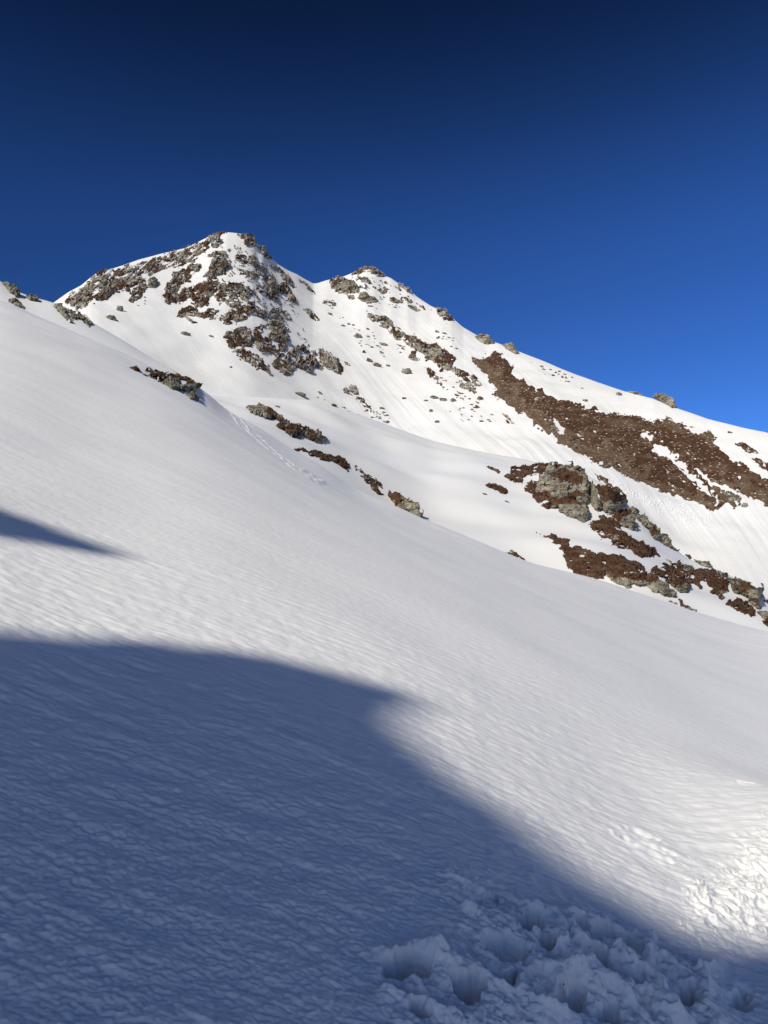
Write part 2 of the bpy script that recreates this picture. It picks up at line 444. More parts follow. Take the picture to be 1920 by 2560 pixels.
def near_relief(x, y):
    r = np.hypot(x, y)
    w = y + 0.05 * x - 0.7 * np.sqrt(1 + (x / 2.0) ** 2) + .25 * perlin2(x / 2.5, y / 2.5, 21)
    u = x
    far = sstep(6, 30, r)
    z = 0.03 * perlin2(x / 1.6, y / 1.6, 20) + .05 * sstep(2, 8, r) * perlin2(x / 5, y / 5, 22)
    z = z + far * sstep(70, 40, r) * .35 * perlin2(x / 14 + .3, y / 11, 23)
    leftness = 0.45 + 0.55 * sstep(1.2, -1.0, x)
    # wind ripples, one octave after another; each fades out once it is finer than the view resolves
    for k, (lam, asp, amp) in enumerate([(.035, 6, .0042), (.07, 8, .0080), (.13, 11, .012), (.26, 9, .014), (.55, 18, .008), (1.1, 20, .017), (2.2, 16, .028), (4.5, 9, .06)]):
        vis = sstep(math.sqrt(900 * lam), math.sqrt(450 * lam), r)
        if lam > .3: vis = vis * sstep(math.sqrt(90 * lam), math.sqrt(220 * lam), r)
        elif lam > .1: vis = vis * (.22 + .78 * sstep(1.2, -1.6, x))
        wl = w + .25 * lam * perlin2(x / (lam * 5), y / (lam * 5), 90 + k)
        n = perlin2(u / (lam * asp), wl / lam, 30 + k)
        n = n + .5 * (.35 - np.abs(perlin2(u / (lam * asp * .8), wl / (lam * .8), 130 + k)))
        m = .5 + .5 * perlin2(x / (lam * 12), y / (lam * 12), 40 + k)
        if .1 < lam < .3: vis = vis * (.35 + .65 * sstep(5.5, 3.2, r))
        z = z + vis * amp * m * n
    # granular crust close to the camera
    z = z + sstep(6.5, 3.0, r) * .0034 * perlin2(x / .07, y / .036, 50) + sstep(4.6, 2.6, r) * .0045 * perlin2(x / .034, y / .020, 51) + sstep(3.4, 2.2, r) * .0032 * perlin2(x / .017, y / .012, 55)
    z = z + sstep(8, 3, r) * .007 * perlin2(x / .2, y / .12, 52)
    g2 = sstep(14, 4, r)
    z = z + g2 * .003 * perlin2(x / .08, y / .05, 53)
    return z

TRAMPLE = [(985, 2590), (960, 2440), (1010, 2395), (1120, 2400), (1150, 2330), (1120, 2240), (1200, 2200), (1290, 2240), (1400, 2270), (1520, 2290), (1620, 2330), (1690, 2345), (1770, 2400), (1800, 2500), (1840, 2620), (985, 2620)]
ROUGH = [(1640, 2280), (1690, 2215), (1780, 2160), (1850, 2110), (1990, 2080), (1990, 2420), (1800, 2400), (1700, 2345)]
TRACK = [(505, 968), (545, 1000), (590, 1040), (640, 1085), (690, 1135), (735, 1170), (762, 1194), (785, 1188)]

def poly_sd(X, Y, poly):
    """signed distance, positive inside"""
    P = np.asarray(poly, float)
    d = np.full(X.shape, 1e9); ins = np.zeros(X.shape, bool)
    for i in range(len(P)):
        a = P[i]; b = P[(i + 1) % len(P)]
        ab_ = b - a; l2 = (ab_ ** 2).sum() + 1e-12
        t = np.clip(((X - a[0]) * ab_[0] + (Y - a[1]) * ab_[1]) / l2, 0, 1)
        d = np.minimum(d, np.hypot(X - a[0] - t * ab_[0], Y - a[1] - t * ab_[1]))
        c = ((a[1] > Y) != (b[1] > Y))
        with np.errstate(divide='ignore', invalid='ignore'):
            xx = a[0] + (Y - a[1]) * ab_[0] / (ab_[1] if ab_[1] != 0 else 1e-12)
        ins ^= c & (X < xx)
    return np.where(ins, d, -d)

def trample(x, y):
    z = np.zeros_like(x)
    m0 = (np.hypot(x, y) < 8) & (y > .5) & (np.abs(x) < 5)
    X = x[m0]; Y = y[m0]
    tp = near.point([p[0] for p in TRAMPLE], [p[1] for p in TRAMPLE])[:, :2]
    sd = poly_sd(X, Y, tp)
    k = sstep(-.04, .12, sd + .05 * perlin2(X / .15, Y / .15, 60))
    wx = X + .05 * perlin2(X / .12, Y / .12, 61); wy = Y + .05 * perlin2(X / .12, Y / .12, 62)
    ru = wx * .83 - wy * .56; rv = wx * .56 + wy * .83
    rid = 1 - np.abs(perlin2(ru / .42, rv / .15, 63)) * 2.4
    rid2 = 1 - np.abs(perlin2(ru / .13, rv / .06, 64)) * 2.2
    lump = np.abs(perlin2(wx / .045, wy / .035, 65))
    Z = k * (.014 * rid + .009 * rid2 + .009 * lump - .012)
    rr_ = np.hypot(X, Y); aa = np.arctan2(X, Y); zb = near.z(X, Y)
    dz_ = zb * math.sin(PITCH) + Y * math.cos(PITCH)
    IX = 960 + F * X / dz_; IY = 1280 - F * (zb * math.cos(PITCH) - Y * math.sin(PITCH)) / dz_
    n1 = perlin2(X / .10, Y / .08, 110); n2 = perlin2(X / .035, Y / .03, 111); n3 = perlin2(X / .10, Y / .08, 112); n4 = perlin2(X / .035, Y / .03, 113)
    IX = IX + 20 * n1 + 9 * n2; IY = IY + 14 * n3 + 7 * n4
    for hgt, wd, line in SCULPT_CRESTS:
        q = [(900 + a * .615, 1950 + b * .615) for a, b in line]; d = np.full(X.shape, 1e9)
        for i in range(len(q) - 1):
            ax_, ay_ = q[i]; bx, by = q[i + 1][0] - ax_, q[i + 1][1] - ay_
            t = np.clip(((IX - ax_) * bx + (IY - ay_) * by) / (bx * bx + by * by), 0, 1)
            d = np.minimum(d, np.hypot(IX - ax_ - t * bx, (IY - ay_ - t * by) * 1.3))
        Z = Z + hgt * np.exp(-(d / wd) ** 1.3) * (.8 + .4 * n1)
    for cx, cy, a, b, hd, dep in SCULPT_PITS:
        cx = 900 + cx * .615; cy = 1950 + cy * .615
        u = ((IX - cx) * math.cos(hd) + (IY - cy) * math.sin(hd)) / (a * .615); v = (-(IX - cx) * math.sin(hd) + (IY - cy) * math.cos(hd)) / (b * .615)
        q = np.sqrt(u * u + v * v)
        Z = Z - 1.3 * dep * sstep(1.08, .5, q)
    for (px, py, a, b, h, dep) in ():
        c = wpt(px, py)
        dx = wx - c[0]; dy = wy - c[1]
        u = (dx * math.cos(h) + dy * math.sin(h)) / a; v = (-dx * math.sin(h) + dy * math.cos(h)) / b
        q = np.sqrt(u * u + v * v) + .22 * perlin2(X / .05, Y / .05, 66) + .1 * perlin2(X / .018, Y / .018, 67)
        Z = Z - .85 * dep * sstep(1.1, .45, q) + .016 * np.exp(-((q - 1.25) / .28) ** 2) * (1 + .5 * rid2)
    # chunky, sun-crusted bank to the right
    rp = near.point([p[0] for p in ROUGH], [p[1] for p in ROUGH])[:, :2]
    s2 = poly_sd(X, Y, rp)
    k2 = sstep(-.05, .2, s2 + .12 * perlin2(X / .3, Y / .3, 68))
    cell = 1 - np.abs(perlin2(wx / .07, wy / .06, 69)) * 2.4
    c2 = 1 - np.abs(perlin2(wx / .03, wy / .028, 70)) * 2.0
    Z = Z + k2 * (.013 * cell + .008 * c2 + .02 * perlin2(X / .3, Y / .3, 71))
    # the bank turns up towards the right, so it faces the sun
    bank = sstep(1.0, 2.6, X - .15 * (Y - 3)) * sstep(1.2, 2.2, Y) * sstep(6.5, 4.0, Y)
    Z = Z + bank * .36 * np.clip(X - 1.0, 0, 2.5) * .6
    # a few knocked-in scuffs
    for (px, py, a, b) in [(1600, 2075, .12, .05), (1625, 2110, .16, .05), (1650, 2140, .12, .04), (1580, 2095, .1, .04), (1860, 2010, .1, .05), (1130, 2205, .05, .02)]:
        c = wpt(px, py)
        q = np.sqrt(((X - c[0]) / a) ** 2 + ((Y - c[1]) / b) ** 2) + .3 * perlin2(X / .05, Y / .04, 72)
        Z = Z + .007 * np.exp(-((q - 1) / .35) ** 2) - .012 * sstep(1, .4, q)
    z[m0] = Z
    return z

def track(x, y):
    """old lumpy ski track running down the near slope"""
    z = np.zeros_like(x)
    tp = near.point([p[0] for p in TRACK], [p[1] for p in TRACK])[:, :2]
    lo = tp.min(0) - 3; hi = tp.max(0) + 3
    m = (x > lo[0]) & (x < hi[0]) & (y > lo[1]) & (y < hi[1])
    X = x[m]; Y = y[m]
    d = np.full(X.shape, 1e9)
    sgn = np.zeros(X.shape)
    for i in range(len(tp) - 1):
        a = tp[i]; ab_ = tp[i + 1] - a; l2 = (ab_ ** 2).sum()
        t = np.clip(((X - a[0]) * ab_[0] + (Y - a[1]) * ab_[1]) / l2, 0, 1)
        ddx = X - a[0] - t * ab_[0]; ddy = Y - a[1] - t * ab_[1]
        dd = np.hypot(ddx, ddy)
        mm = dd < d
        d = np.where(mm, dd, d); sgn = np.where(mm, np.sign(ab_[0] * ddy - ab_[1] * ddx), sgn)
    s = d * sgn
    zz = 0
    for c, wd, am in ((-.3, .10, .055), (-.05, .12, .035), (.25, .10, .055)):
        zz = zz + am * np.exp(-((s - c) / wd) ** 2) * (.5 + 1.1 * np.abs(perlin2(X / .3, Y / .3, 80 + int(c * 50))))
    zz = zz - .02 * np.exp(-(s / .45) ** 2) + .03 * np.exp(-(s / .45) ** 2) * perlin2(X / .22, Y / .22, 83)
    z[m] = zz
    return z

def build_near():
    rad = math.radians
    fine = np.linspace(rad(-31), rad(31), 1150)
    lc = np.concatenate([np.linspace(rad(-180), rad(-60), 50)[:-1], np.linspace(rad(-60), rad(-31), 50)[:-1]])
    rc = -lc[::-1]
    az = np.concatenate([lc, fine, rc])
    ra = 1 / np.linspace(1 / 1.45, 1 / 9.0, 1050)
    rb = 1 / np.linspace(1 / 9.0, 1 / 34.0, 190)[1:]
    s1 = np.linspace(34, 62, 150)[1:]
    s2 = np.linspace(62, 150, 60)[1:]
    r = np.concatenate([np.linspace(.05, 1.45, 14)[:-1], ra, rb, s1, s2])
    Rg, Ag = np.meshgrid(r, az, indexing='ij')
    x = (Rg * np.sin(Ag)).ravel(); y = (Rg * np.cos(Ag)).ravel()
    z = near.z(x, y)
    z = z + near_relief(x, y) + trample(x, y) + track(x, y)
    V = np.stack([x, y, z], 1)
    m = (np.hypot(x, y) < 6.5) & (y > .5) & (np.abs(x) < 4)
    tp = near.point([p[0] for p in TRAMPLE], [p[1] for p in TRAMPLE])[:, :2]; rp = near.point([p[0] for p in ROUGH], [p[1] for p in ROUGH])[:, :2]
    m[m] = np.maximum(poly_sd(x[m], y[m], tp), poly_sd(x[m], y[m], rp)) > -.12
    Q = V[m]
    nzz = .08 * perlin2(Q[:, 0] / .2, Q[:, 1] / .2, 77)
    kk = np.maximum(sstep(-.12, .1, nzz + poly_sd(Q[:, 0], Q[:, 1], tp)), .4 * sstep(-.15, .3, nzz * 2 + poly_sd(Q[:, 0], Q[:, 1], rp)))[:, None]
    for lam, am, sd in ((.06, .40, 5), (.026, .5, 6), (.012, .5, 7)):
        d1, d2, h, off = worley3(Q / lam, sd)
        bul = np.clip(.62 - d1, 0, 1)[:, None]
        on = off / (d1[:, None] + .15)
        Q = Q + kk * lam * am * bul * (on * .8 + np.array([0, -.35, .6])) * (.4 + RND[h, 3:4])
    V[m] = Q
    me = mesh_from('snow_slope', V, grid_faces(len(r), len(az)), M_near)
    o = link('snow_slope', me); tag(o, 'smooth wind-rippled snow slope in the foreground, its lower left in shade', kind='structure')
    return o

def build_far(name, lay, mat, n_az, n_r, tmax, label, azr=(-40, 40), tmin=-.3):
    az = np.linspace(math.radians(azr[0]), math.radians(azr[1]), n_az)
    t = np.concatenate([np.linspace(tmin, 0, 30)[:-1], np.linspace(0, 1, n_r), np.linspace(1, tmax, 40)[1:]])
    T, Ag = np.meshgrid(t, az, indexing='ij')
    R = lay.rc(Ag) * (lay.r0f + (1 - lay.r0f) * T)
    x = (R * np.sin(Ag)).ravel(); y = (R * np.cos(Ag)).ravel()
    z = lay.z(x, y)
    me = mesh_from(name, np.stack([x, y, z], 1), grid_faces(len(t), len(az)), mat)
    o = link(name, me); tag(o, label, kind='structure')
    return o

build_near()
build_far('snow_shoulder', shoulder, M_mid, 420, 160, 2.2, 'bright snow shoulder running down behind the near slope at upper left', (-36, 2))
build_far('snow_field', field, M_mid, 900, 420, 2.0, 'rolling snow field below the mountain with outcrops in it')
build_far('mountain', mountain, M_far, 1300, 900, 1.9, 'snow-covered mountain with two rocky peaks and a long right-hand ridge')
g = np.array([[-6000, -6000, -160], [6000, -6000, -160], [6000, 9000, -160], [-6000, 9000, -160]], float)
o = link('valley_floor', mesh_from('valley_floor', g, np.array([[0, 1, 2, 3]]), M_mid)); tag(o, 'distant snowy valley floor', kind='structure')

# ------------------------------------------------------------------ rocks: outcrop builder
RG = {'R1': (380, 560, .3014), 'R2': (120, 580, .3014), 'R3': (780, 640, .3255), 'R4': (1200, 1130, .3014), 'R5': (1520, 1280, .2411),
      'G3': (1280, 820, .3858), 'G5': (560, 940, .3858), 'G6': (0, 660, .3617), 'P': (0, 0, 1)}
def T(reg, pts):
    x0, y0, k = RG[reg]
    return [(x0 + a * k, y0 + b * k) for a, b in pts]

def smooth_cols(v, w):
    k = np.exp(-np.linspace(-2, 2, 2 * w + 1) ** 2); k /= k.sum()
    return np.convolve(np.pad(v, w, mode='edge'), k, 'valid')

def split_parts(ff, Vt, big=30, most=60):
    """each connected piece of a part is a part of its own; crumbs go with the nearest piece"""
    uq, inv = np.unique(ff, return_inverse=True); q = inv.reshape(ff.shape)
    lab = np.arange(len(uq))
    while True:
        m = lab[q].min(1); new = lab.copy()
        for i in range(4): np.minimum.at(new, q[:, i], m)
        new = new[new]
        if (new == lab).all(): break
        lab = new
    fl = lab[q[:, 0]]; ids, cnt = np.unique(fl, return_counts=True)
    order = ids[np.argsort(-cnt)]; cs = np.sort(cnt)[::-1]
    bigs = [i for i, c in zip(order, cs) if c >= big][:most] or [order[0]]
    cen = {i: Vt[ff[fl == i]].reshape(-1, 3)[::max(1, int((fl == i).sum() // 30))] for i in bigs}
    own = fl.copy()
    for i, c in zip(ids, cnt):
        if i in cen: continue
        if c < 3: own[fl == i] = -1; continue
        p = Vt[ff[fl == i][0, 0]]
        own[fl == i] = min(bigs, key=lambda b: ((cen[b] - p) ** 2).sum(1).min())
    return [ff[own == i] for i in bigs]

NOUT = 0
def outcrop(name, label, cat, lay, reg, poly, lean=1.0, amp=None, heath=.5, snow=.3, ang=0.0, asp=2.5, hk=None, holes=(), step=None,
            rough=1.0, group=None, warp=None, tops=None, flat=0, rkm=None, ss=1.0, strata=.3, twarp=0, rim=1.0):
    """rock standing out of the snow: the traced outline gets the distance and slope of the ground it stands on
    (lean 1 = lies on the slope, lean 0 = an upright wall), then real relief."""
    global NOUT
    NOUT += 1
    sd0 = NOUT * 1.37
    P = np.array(T(reg, poly)); L_ = LAY[lay]
    x0, y0 = P.min(0); x1, y1 = P.max(0)
    size = math.sqrt((x1 - x0) * (y1 - y0))
    small = min(x1 - x0, y1 - y0)
    st = step or (1.0 if size < 90 else 1.25 if size < 250 else 1.6)
    mg = 5 + .05 * size
    gx = np.arange(x0 - mg, x1 + mg, st); gy = np.arange(y0 - mg, y1 + mg, st)
    X, Y = np.meshgrid(gx, gy)
    nr, nc = X.shape
    wa = warp if warp is not None else min(7.0, .08 * small + .8)
    Xw = X + wa * (perlin2(X / 22, Y / 22, sd0) + .55 * perlin2(X / 9, Y / 9, sd0 + 1) + .22 * perlin2(X / 4, Y / 4, sd0 + 2))
    Yw = Y + wa * (perlin2(X / 22, Y / 22, sd0 + 3) + .55 * perlin2(X / 9, Y / 9, sd0 + 4) + .22 * perlin2(X / 4, Y / 4, sd0 + 5))
    sd = poly_sd(Xw, Yw, P)
    for h in holes:
        sd = np.minimum(sd, -poly_sd(Xw, Yw, np.array(T(reg, h))))
    # direction-stretched field for snow caught on ledges
    ca, sa = math.cos(ang), math.sin(ang)
    U = X * ca + Y * sa; Vv = -X * sa + Y * ca
    sn = fbm2(U / (8 * ss * asp), Vv / (8 * ss), 3, sd0 + 7) * 1.5 + .35 * perlin2(U / (3.5 * asp), Vv / 3.5, sd0 + 9)
    sd = sd + min(4.5, .06 * small + .5) * sn * rim
    az, rT, e = L_.hit(X.ravel(), Y.ravel())
    rT = rT.reshape(X.shape); az = az.reshape(X.shape); e = e.reshape(X.shape)
    ecr = L_.e(az.ravel(), L_.rc(az).ravel() * .998).reshape(X.shape)
    over = e > ecr                           # above the skyline
    if lean < 1:
        ys = []
        for cx in gx:
            best = None
            for i in range(len(P)):
                a = P[i]; b = P[(i + 1) % len(P)]
                if (a[0] - cx) * (b[0] - cx) <= 0 and abs(a[0] - b[0]) > 1e-6:
                    yy = a[1] + (cx - a[0]) / (b[0] - a[0]) * (b[1] - a[1])
                    best = yy if best is None else max(best, yy)
            ys.append(np.nan if best is None else best)
        ys = np.array(ys); idx = np.arange(len(ys)); ok = ~np.isnan(ys)
        ys = smooth_cols(np.interp(idx, idx[ok], ys[ok]), max(2, int(len(ys) * .12)))
        _, rb, _ = L_.hit(gx, ys + 1.0)
        R = rb[None, :] + lean * (rT - rb[None, :])
    else:
        R = rT
    mpp = R / F                               # metres per photo pixel
    D0 = np.stack([np.sin(az), np.cos(az), e], -1) * R[..., None]
    if lean >= 1:
        zt = L_.z(D0[..., 0].ravel(), D0[..., 1].ravel()).reshape(X.shape)
        D0[..., 2] = np.where(over, D0[..., 2], zt)
    # ground normal
    eps = np.maximum(mpp * 3, .02)
    zx = (L_.z((D0[..., 0] + eps).ravel(), D0[..., 1].ravel()) - L_.z((D0[..., 0] - eps).ravel(), D0[..., 1].ravel())).reshape(X.shape) / (2 * eps)
    zy = (L_.z(D0[..., 0].ravel(), (D0[..., 1] + eps).ravel()) - L_.z(D0[..., 0].ravel(), (D0[..., 1] - eps).ravel())).reshape(X.shape) / (2 * eps)
    Nn = np.stack([-zx, -zy, np.ones_like(zx)], -1); Nn /= np.linalg.norm(Nn, axis=-1)[..., None]
    vh = -np.stack([np.sin(az), np.cos(az), e * 0 - .15], -1); Nn[over] = vh[over]
    vd = -np.stack([np.sin(az), np.cos(az), e * 0 + .0], -1)
    ld = lean if lean < 1 else .75
    Nd = Nn * ld + vd * (1 - ld); Nd /= np.linalg.norm(Nd, axis=-1)[..., None]
    # relief, in photo pixels, sampled on the real surface position
    m_ = np.median(mpp)
    Q = np.stack([U.ravel() / 1.35, Vv.ravel() * 1.25, .3 * R.ravel() / m_], 1)
    ax = np.stack([perlin2(Q[:, 0] / 26, Q[:, 1] / 26, 2), perlin2(Q[:, 0] / 26, Q[:, 1] / 26, 3), perlin2(Q[:, 0] / 26, Q[:, 1] / 26, 4)], 1)
    Q = Q + ax * 8
    big = max(9., min(23., small * .33))
    f1 = facets(Q / big, sd0); f2 = facets(Q / (big * .42), sd0 + 1); f3 = facets(Q / (big * .18), sd0 + 2)
    lay_p = 7. if size < 120 else 10.
    sv = (Vv + 3.5 * perlin2(X / 30, Y / 30, sd0 + 20) + 1.2 * perlin2(X / 9, Y / 9, sd0 + 21)) / lay_p
    saw = (sv % 1.0); saw = np.where(saw > .8, (1 - saw) * 4, saw)
    rel = (f1 * .55 + f2 * .27 + f3 * .08).reshape(X.shape) - .42 + strata * (saw - .4) * (.5 + .5 * perlin2(U / 25, Vv / 12, sd0 + 22))
    A = amp if amp is not None else min(12., .16 * small + 1.2)
    ew = max(2.5, min(8., small * .13))
    dome = np.sqrt(np.clip(1 - (1 - np.clip(sd / ew, 0, 1)) ** 2, 0, 1))
    hpx = A * (dome * .75 + rel * 1.5 * rough * dome)
    hn = fbm2(X / 34, Y / 26, 3, sd0 + 12) * 1.6
    # rough normals for the classification
    H = D0 + Nd * (hpx * mpp)[..., None]
    du = np.gradient(H, axis=1); dv = np.gradient(H, axis=0)
    nn = np.cross(du, dv); nn /= np.linalg.norm(nn, axis=-1)[..., None] + 1e-9
    up = np.abs(nn[..., 2])
    inn = sd > 0
    def top_share(fv, share):
        if share <= 0 or not inn.any(): return np.full(fv.shape, 9.), 9.
        if share >= 1: return fv, -99.
        return fv, np.quantile(fv[inn], 1 - share)
    hv, ht = top_share(hn + (up - np.median(up[inn])) * 1.0 + .35 * perlin2(X / 5, Y / 4, sd0 + 14), heath)
    is_h = (hv > ht) & (ht < 8)
    if tops:
        tsd = np.full(X.shape, -1e9)
        for tp_ in tops: tsd = np.maximum(tsd, poly_sd(Xw, Yw, np.array(T(reg, tp_))))
        is_h = tsd + twarp * fbm2(X / 45, Y / 30, 4, sd0 + 30) * 2 + .3 * twarp * sn > 0
    if flat: is_h |= True
    sf = sn + (up - np.median(up[inn])) * .35 - .5 * rel
    _, sthr = top_share(sf, snow)
    is_s = (sf > sthr) & (sthr < 8)
    if lean >= 1:
        hpx = np.where(is_h, hpx * .8 + .5, hpx)
        hpx = np.where(sd > 0, hpx, sd * .6)
        cut = np.where(is_s, np.clip((sf - sthr) * 9, 0, 4), 0)
        hpx = hpx - np.where(cut > 0, cut + np.maximum(hpx, 0), 0)
        lift = .55
        Vt = D0 + Nd * ((hpx + lift * (sd > 0)) * mpp)[..., None]
        keep = hpx > -1.6
        fq = grid_faces(nr, nc)
        kf = keep.ravel()[fq].all(1)
        cls = np.where(is_h.ravel(), 1, 0)
        cf = (cls[fq].sum(1) >= 2).astype(int)
        fq = fq[kf]; cf = cf[kf]
        Vt = Vt.reshape(-1, 3)
    else:
        tk = (.35 * small + 3) * (1 - .3 * lean)
        hh = np.where(sd > 0, hpx + A * .6 * dome * .5, 0)
        hh = np.where(is_h & (sd > 0), hh + .6 * dome, hh)
        Vf = D0 + Nd * (hh * mpp)[..., None]
        Vb = D0 - Nd * ((np.where(sd > 0, tk * dome, 0)) * mpp)[..., None]
        keep = (sd > -st * 1.0).ravel()
        fq = grid_faces(nr, nc); kf = keep[fq].all(1)
        cls = np.where(is_s.ravel() & (up.ravel() > .45), 2, np.where(is_h.ravel(), 1, 0))
        cf = np.median(np.stack([cls[fq[:, i]] for i in range(4)]), axis=0).astype(int)
        fq = fq[kf]; cf = cf[kf]
        inside = (sd > 0).ravel()
        n = nr * nc
        remap = np.where(inside, np.arange(n) + n, np.arange(n))
        fb = remap[fq][:, ::-1]
        Vt = np.concatenate([Vf.reshape(-1, 3), Vb.reshape(-1, 3)])
        fq = np.concatenate([fq, fb]); cf = np.concatenate([cf, np.zeros(len(fb), int)])
    if len(fq) < 6:
        print('EMPTY', name, label); return
    used = np.unique(fq)
    base = Vt[used].mean(0); base[2] = Vt[used][:, 2].min()
    hm = MH[hk or lay]
    parts = [('rock_face', rkm or MR[lay], 0), ('heather', hm, 1), ('snow_cover', M_mid, 2)]
    nz = [(nm, mt, np.nonzero(cf == c)[0]) for nm, mt, c in parts]
    nz = [q for q in nz if len(q[2]) >= 12]
    em = bpy.data.objects.new(name, None); COL.objects.link(em); em.location = base
    em.empty_display_size = .2
    tag(em, label, cat, group)
    for nm, mt, ii in nz:
        for ff in split_parts(fq[ii], Vt):
            uq, inv = np.unique(ff, return_inverse=True)
            me = mesh_from(nm, Vt[uq] - base, inv.reshape(ff.shape)[:, ::-1], mt, smooth=(nm != 'rock_face'))
            link(nm, me, em)
    return em

# ------------------------------------------------------------------ first peak
OG = 'rock outcrops on the first peak'
def pk(label, reg, poly, **k):
    k.setdefault('heath', .45); k.setdefault('snow', .3)
    k['amp'] = .75 * k['amp'] if 'amp' in k else None
    if k['amp'] is None: k.pop('amp'); k['amp'] = 5.5 if len(poly) > 8 else 4
    k['heath'] *= .82; k['snow'] = min(.9, k['snow'] * 1.1 + .02); k.setdefault('ss', .7)
    outcrop('rock_outcrop', label, 'rock outcrop', 'C', reg, poly, group=OG, **k)
UPR = math.radians(-32)     # ledges climbing to the right
pk('brown rock cap on the left shoulder of the highest summit', 'R1', [(420,160),(465,112),(520,80),(590,62),(615,66),(565,112),(505,150),(450,190),(395,205)], ang=UPR, snow=.25, asp=3)
pk('long belt of thin brown rock ribs streaking up the left flank of the first peak', 'R2', [(110,600),(160,545),(280,455),(350,405),(430,345),(540,318),(700,272),(900,205),(1100,145),(1290,80),(1340,130),(1290,190),(1180,260),(1040,295),(900,345),(820,360),(800,470),(700,560),(640,480),(500,560),(400,590),(260,640),(190,620)], ang=UPR, snow=.36, asp=8, heath=.5, amp=4, rough=1.2, ss=.55)
pk('grey rock outcrop at the lowest left foot of the first peak', 'R2', [(130,592),(180,545),(290,500),(330,440),(385,428),(372,485),(352,560),(310,612),(240,642),(190,612)], ang=UPR, snow=.22, heath=.2)
pk('brown blocky outcrop above the two boulders on the left flank', 'R2', [(395,565),(420,480),(540,430),(580,405),(625,420),(600,480),(520,525),(440,572)], ang=UPR, snow=.25, asp=3)
pk('tapering tan outcrop hanging below the streaked ribs', 'R2', [(655,575),(720,470),(790,425),(835,450),(800,505),(760,560),(690,592)], ang=UPR, snow=.28, heath=.6, asp=3)
pk('squat grey knob beside the snow gully of the left flank', 'R2', [(832,400),(870,375),(910,392),(917,440),(882,467),(835,462)], snow=.05, heath=.1, lean=.6)
pk('weathered outcrop on the left skyline of the first peak', 'R2', [(345,405),(395,348),(450,322),(520,312),(450,355),(440,400),(385,418)], ang=UPR, snow=.25, heath=.4)
pk('wide left buttress of grey rock under the summit', 'R1', [(95,590),(130,490),(180,400),(260,365),(350,320),(410,318),(405,392),(340,432),(300,490),(232,532),(205,570),(240,600),(232,662),(100,658)], ang=UPR, snow=.2, heath=.5)
pk('dark brown central mass of the first peak', 'R1', [(250,530),(400,500),(465,440),(530,428),(565,500),(545,580),(475,605),(452,680),(410,702),(310,665),(325,610),(235,664),(200,600)], ang=-.2, snow=.22, heath=.85)
pk('broad broken rock face right of the central mass', 'R1', [(530,470),(600,480),(690,490),(760,462),(792,520),(852,578),(802,602),(852,642),(852,720),(782,792),(700,822),(680,855),(600,832),(555,790),(570,750),(642,722),(652,692),(560,655),(520,612),(478,602),(540,560)], ang=.15, snow=.28, heath=.55, rough=1.2)
pk('pale grey bulging crag high in the middle of the first peak', 'R1', [(428,442),(470,380),(498,310),(530,278),(602,288),(652,330),(652,372),(602,402),(540,432),(480,446)], ang=UPR, snow=.12, heath=.25, amp=11)
pk('dark shaded crag just under the summit snow', 'R1', [(470,190),(520,150),(565,118),(592,155),(562,192),(520,205)], snow=.3, heath=.2, amp=9, rough=1.6)
pk('thin shaded rib hanging below the summit crag', 'R1', [(575,205),(612,238),(634,285),(604,275),(580,240)], snow=.1, heath=.2, rough=1.5)
pk('curved brown rib between summit crag and bulging crag', 'R1', [(440,272),(520,222),(598,240),(600,268),(505,275)], ang=UPR, snow=.25, heath=.5)
pk('grey block forming the right corner of the highest summit', 'R1', [(695,88),(760,80),(832,90),(855,148),(892,182),(862,198),(790,182),(758,150),(765,118)], snow=.22, heath=.2, amp=9)
pk('stepped outcrop on the skyline just right of the summit', 'R1', [(888,190),(942,185),(964,245),(992,292),(960,298),(912,252)], snow=.15, heath=.3, amp=9)
pk('narrow dark rib descending from the summit snow', 'R1', [(690,215),(708,178),(732,188),(728,238),(790,258),(852,278),(862,322),(922,350),(962,402),(940,422),(880,382),(820,342),(720,322),(688,272)], ang=.35, snow=.3, heath=.4)
pk('rocky right-hand ridge falling from the first summit', 'R1', [(960,330),(1032,338),(1082,380),(1112,430),(1152,470),(1192,532),(1150,522),(1100,472),(1040,402),(980,362)], ang=.8, snow=.3, heath=.2)
pk('brown crag above the short blue shadow on the right ridge', 'R1', [(1060,502),(1110,488),(1152,558),(1192,610),(1202,655),(1140,642),(1120,582),(1070,572)], ang=.8, snow=.15, heath=.5, amp=9)
pk('shaded crag casting a small blue shadow on the snow', 'R1', [(950,448),(1012,468),(1054,520),(1056,655),(1010,642),(970,602),(940,522)], ang=.8, snow=.25, heath=.2, amp=12)
pk('scattered broken ledges between the two upper ribs', 'R1', [(700,362),(850,382),(945,425),(1012,505),(940,492),(810,450),(690,425)], ang=.45, snow=.6, heath=.3, amp=4, asp=2)
pk('dark brown ledges lying lowest on the left of the first peak', 'R1', [(203,772),(240,708),(310,678),(372,700),(382,735),(480,705),(565,720),(562,742),(482,762),(552,772),(480,792),(372,762),(300,772),(375,818),(340,822),(280,792)], ang=.15, snow=.25, heath=.8, amp=5)
pk('ragged ledges above the rounded grey buttress', 'R1', [(852,690),(960,735),(1010,690),(1075,730),(1112,750),(1124,792),(1060,792),(960,782),(865,775)], ang=.5, snow=.35, heath=.35)
pk('rounded grey buttress low on the first peak', 'R1', [(940,842),(988,800),(1060,792),(1112,838),(1142,920),(1132,970),(1055,992),(980,972),(950,922),(990,900)], ang=.5, snow=.15, heath=.1, amp=11)
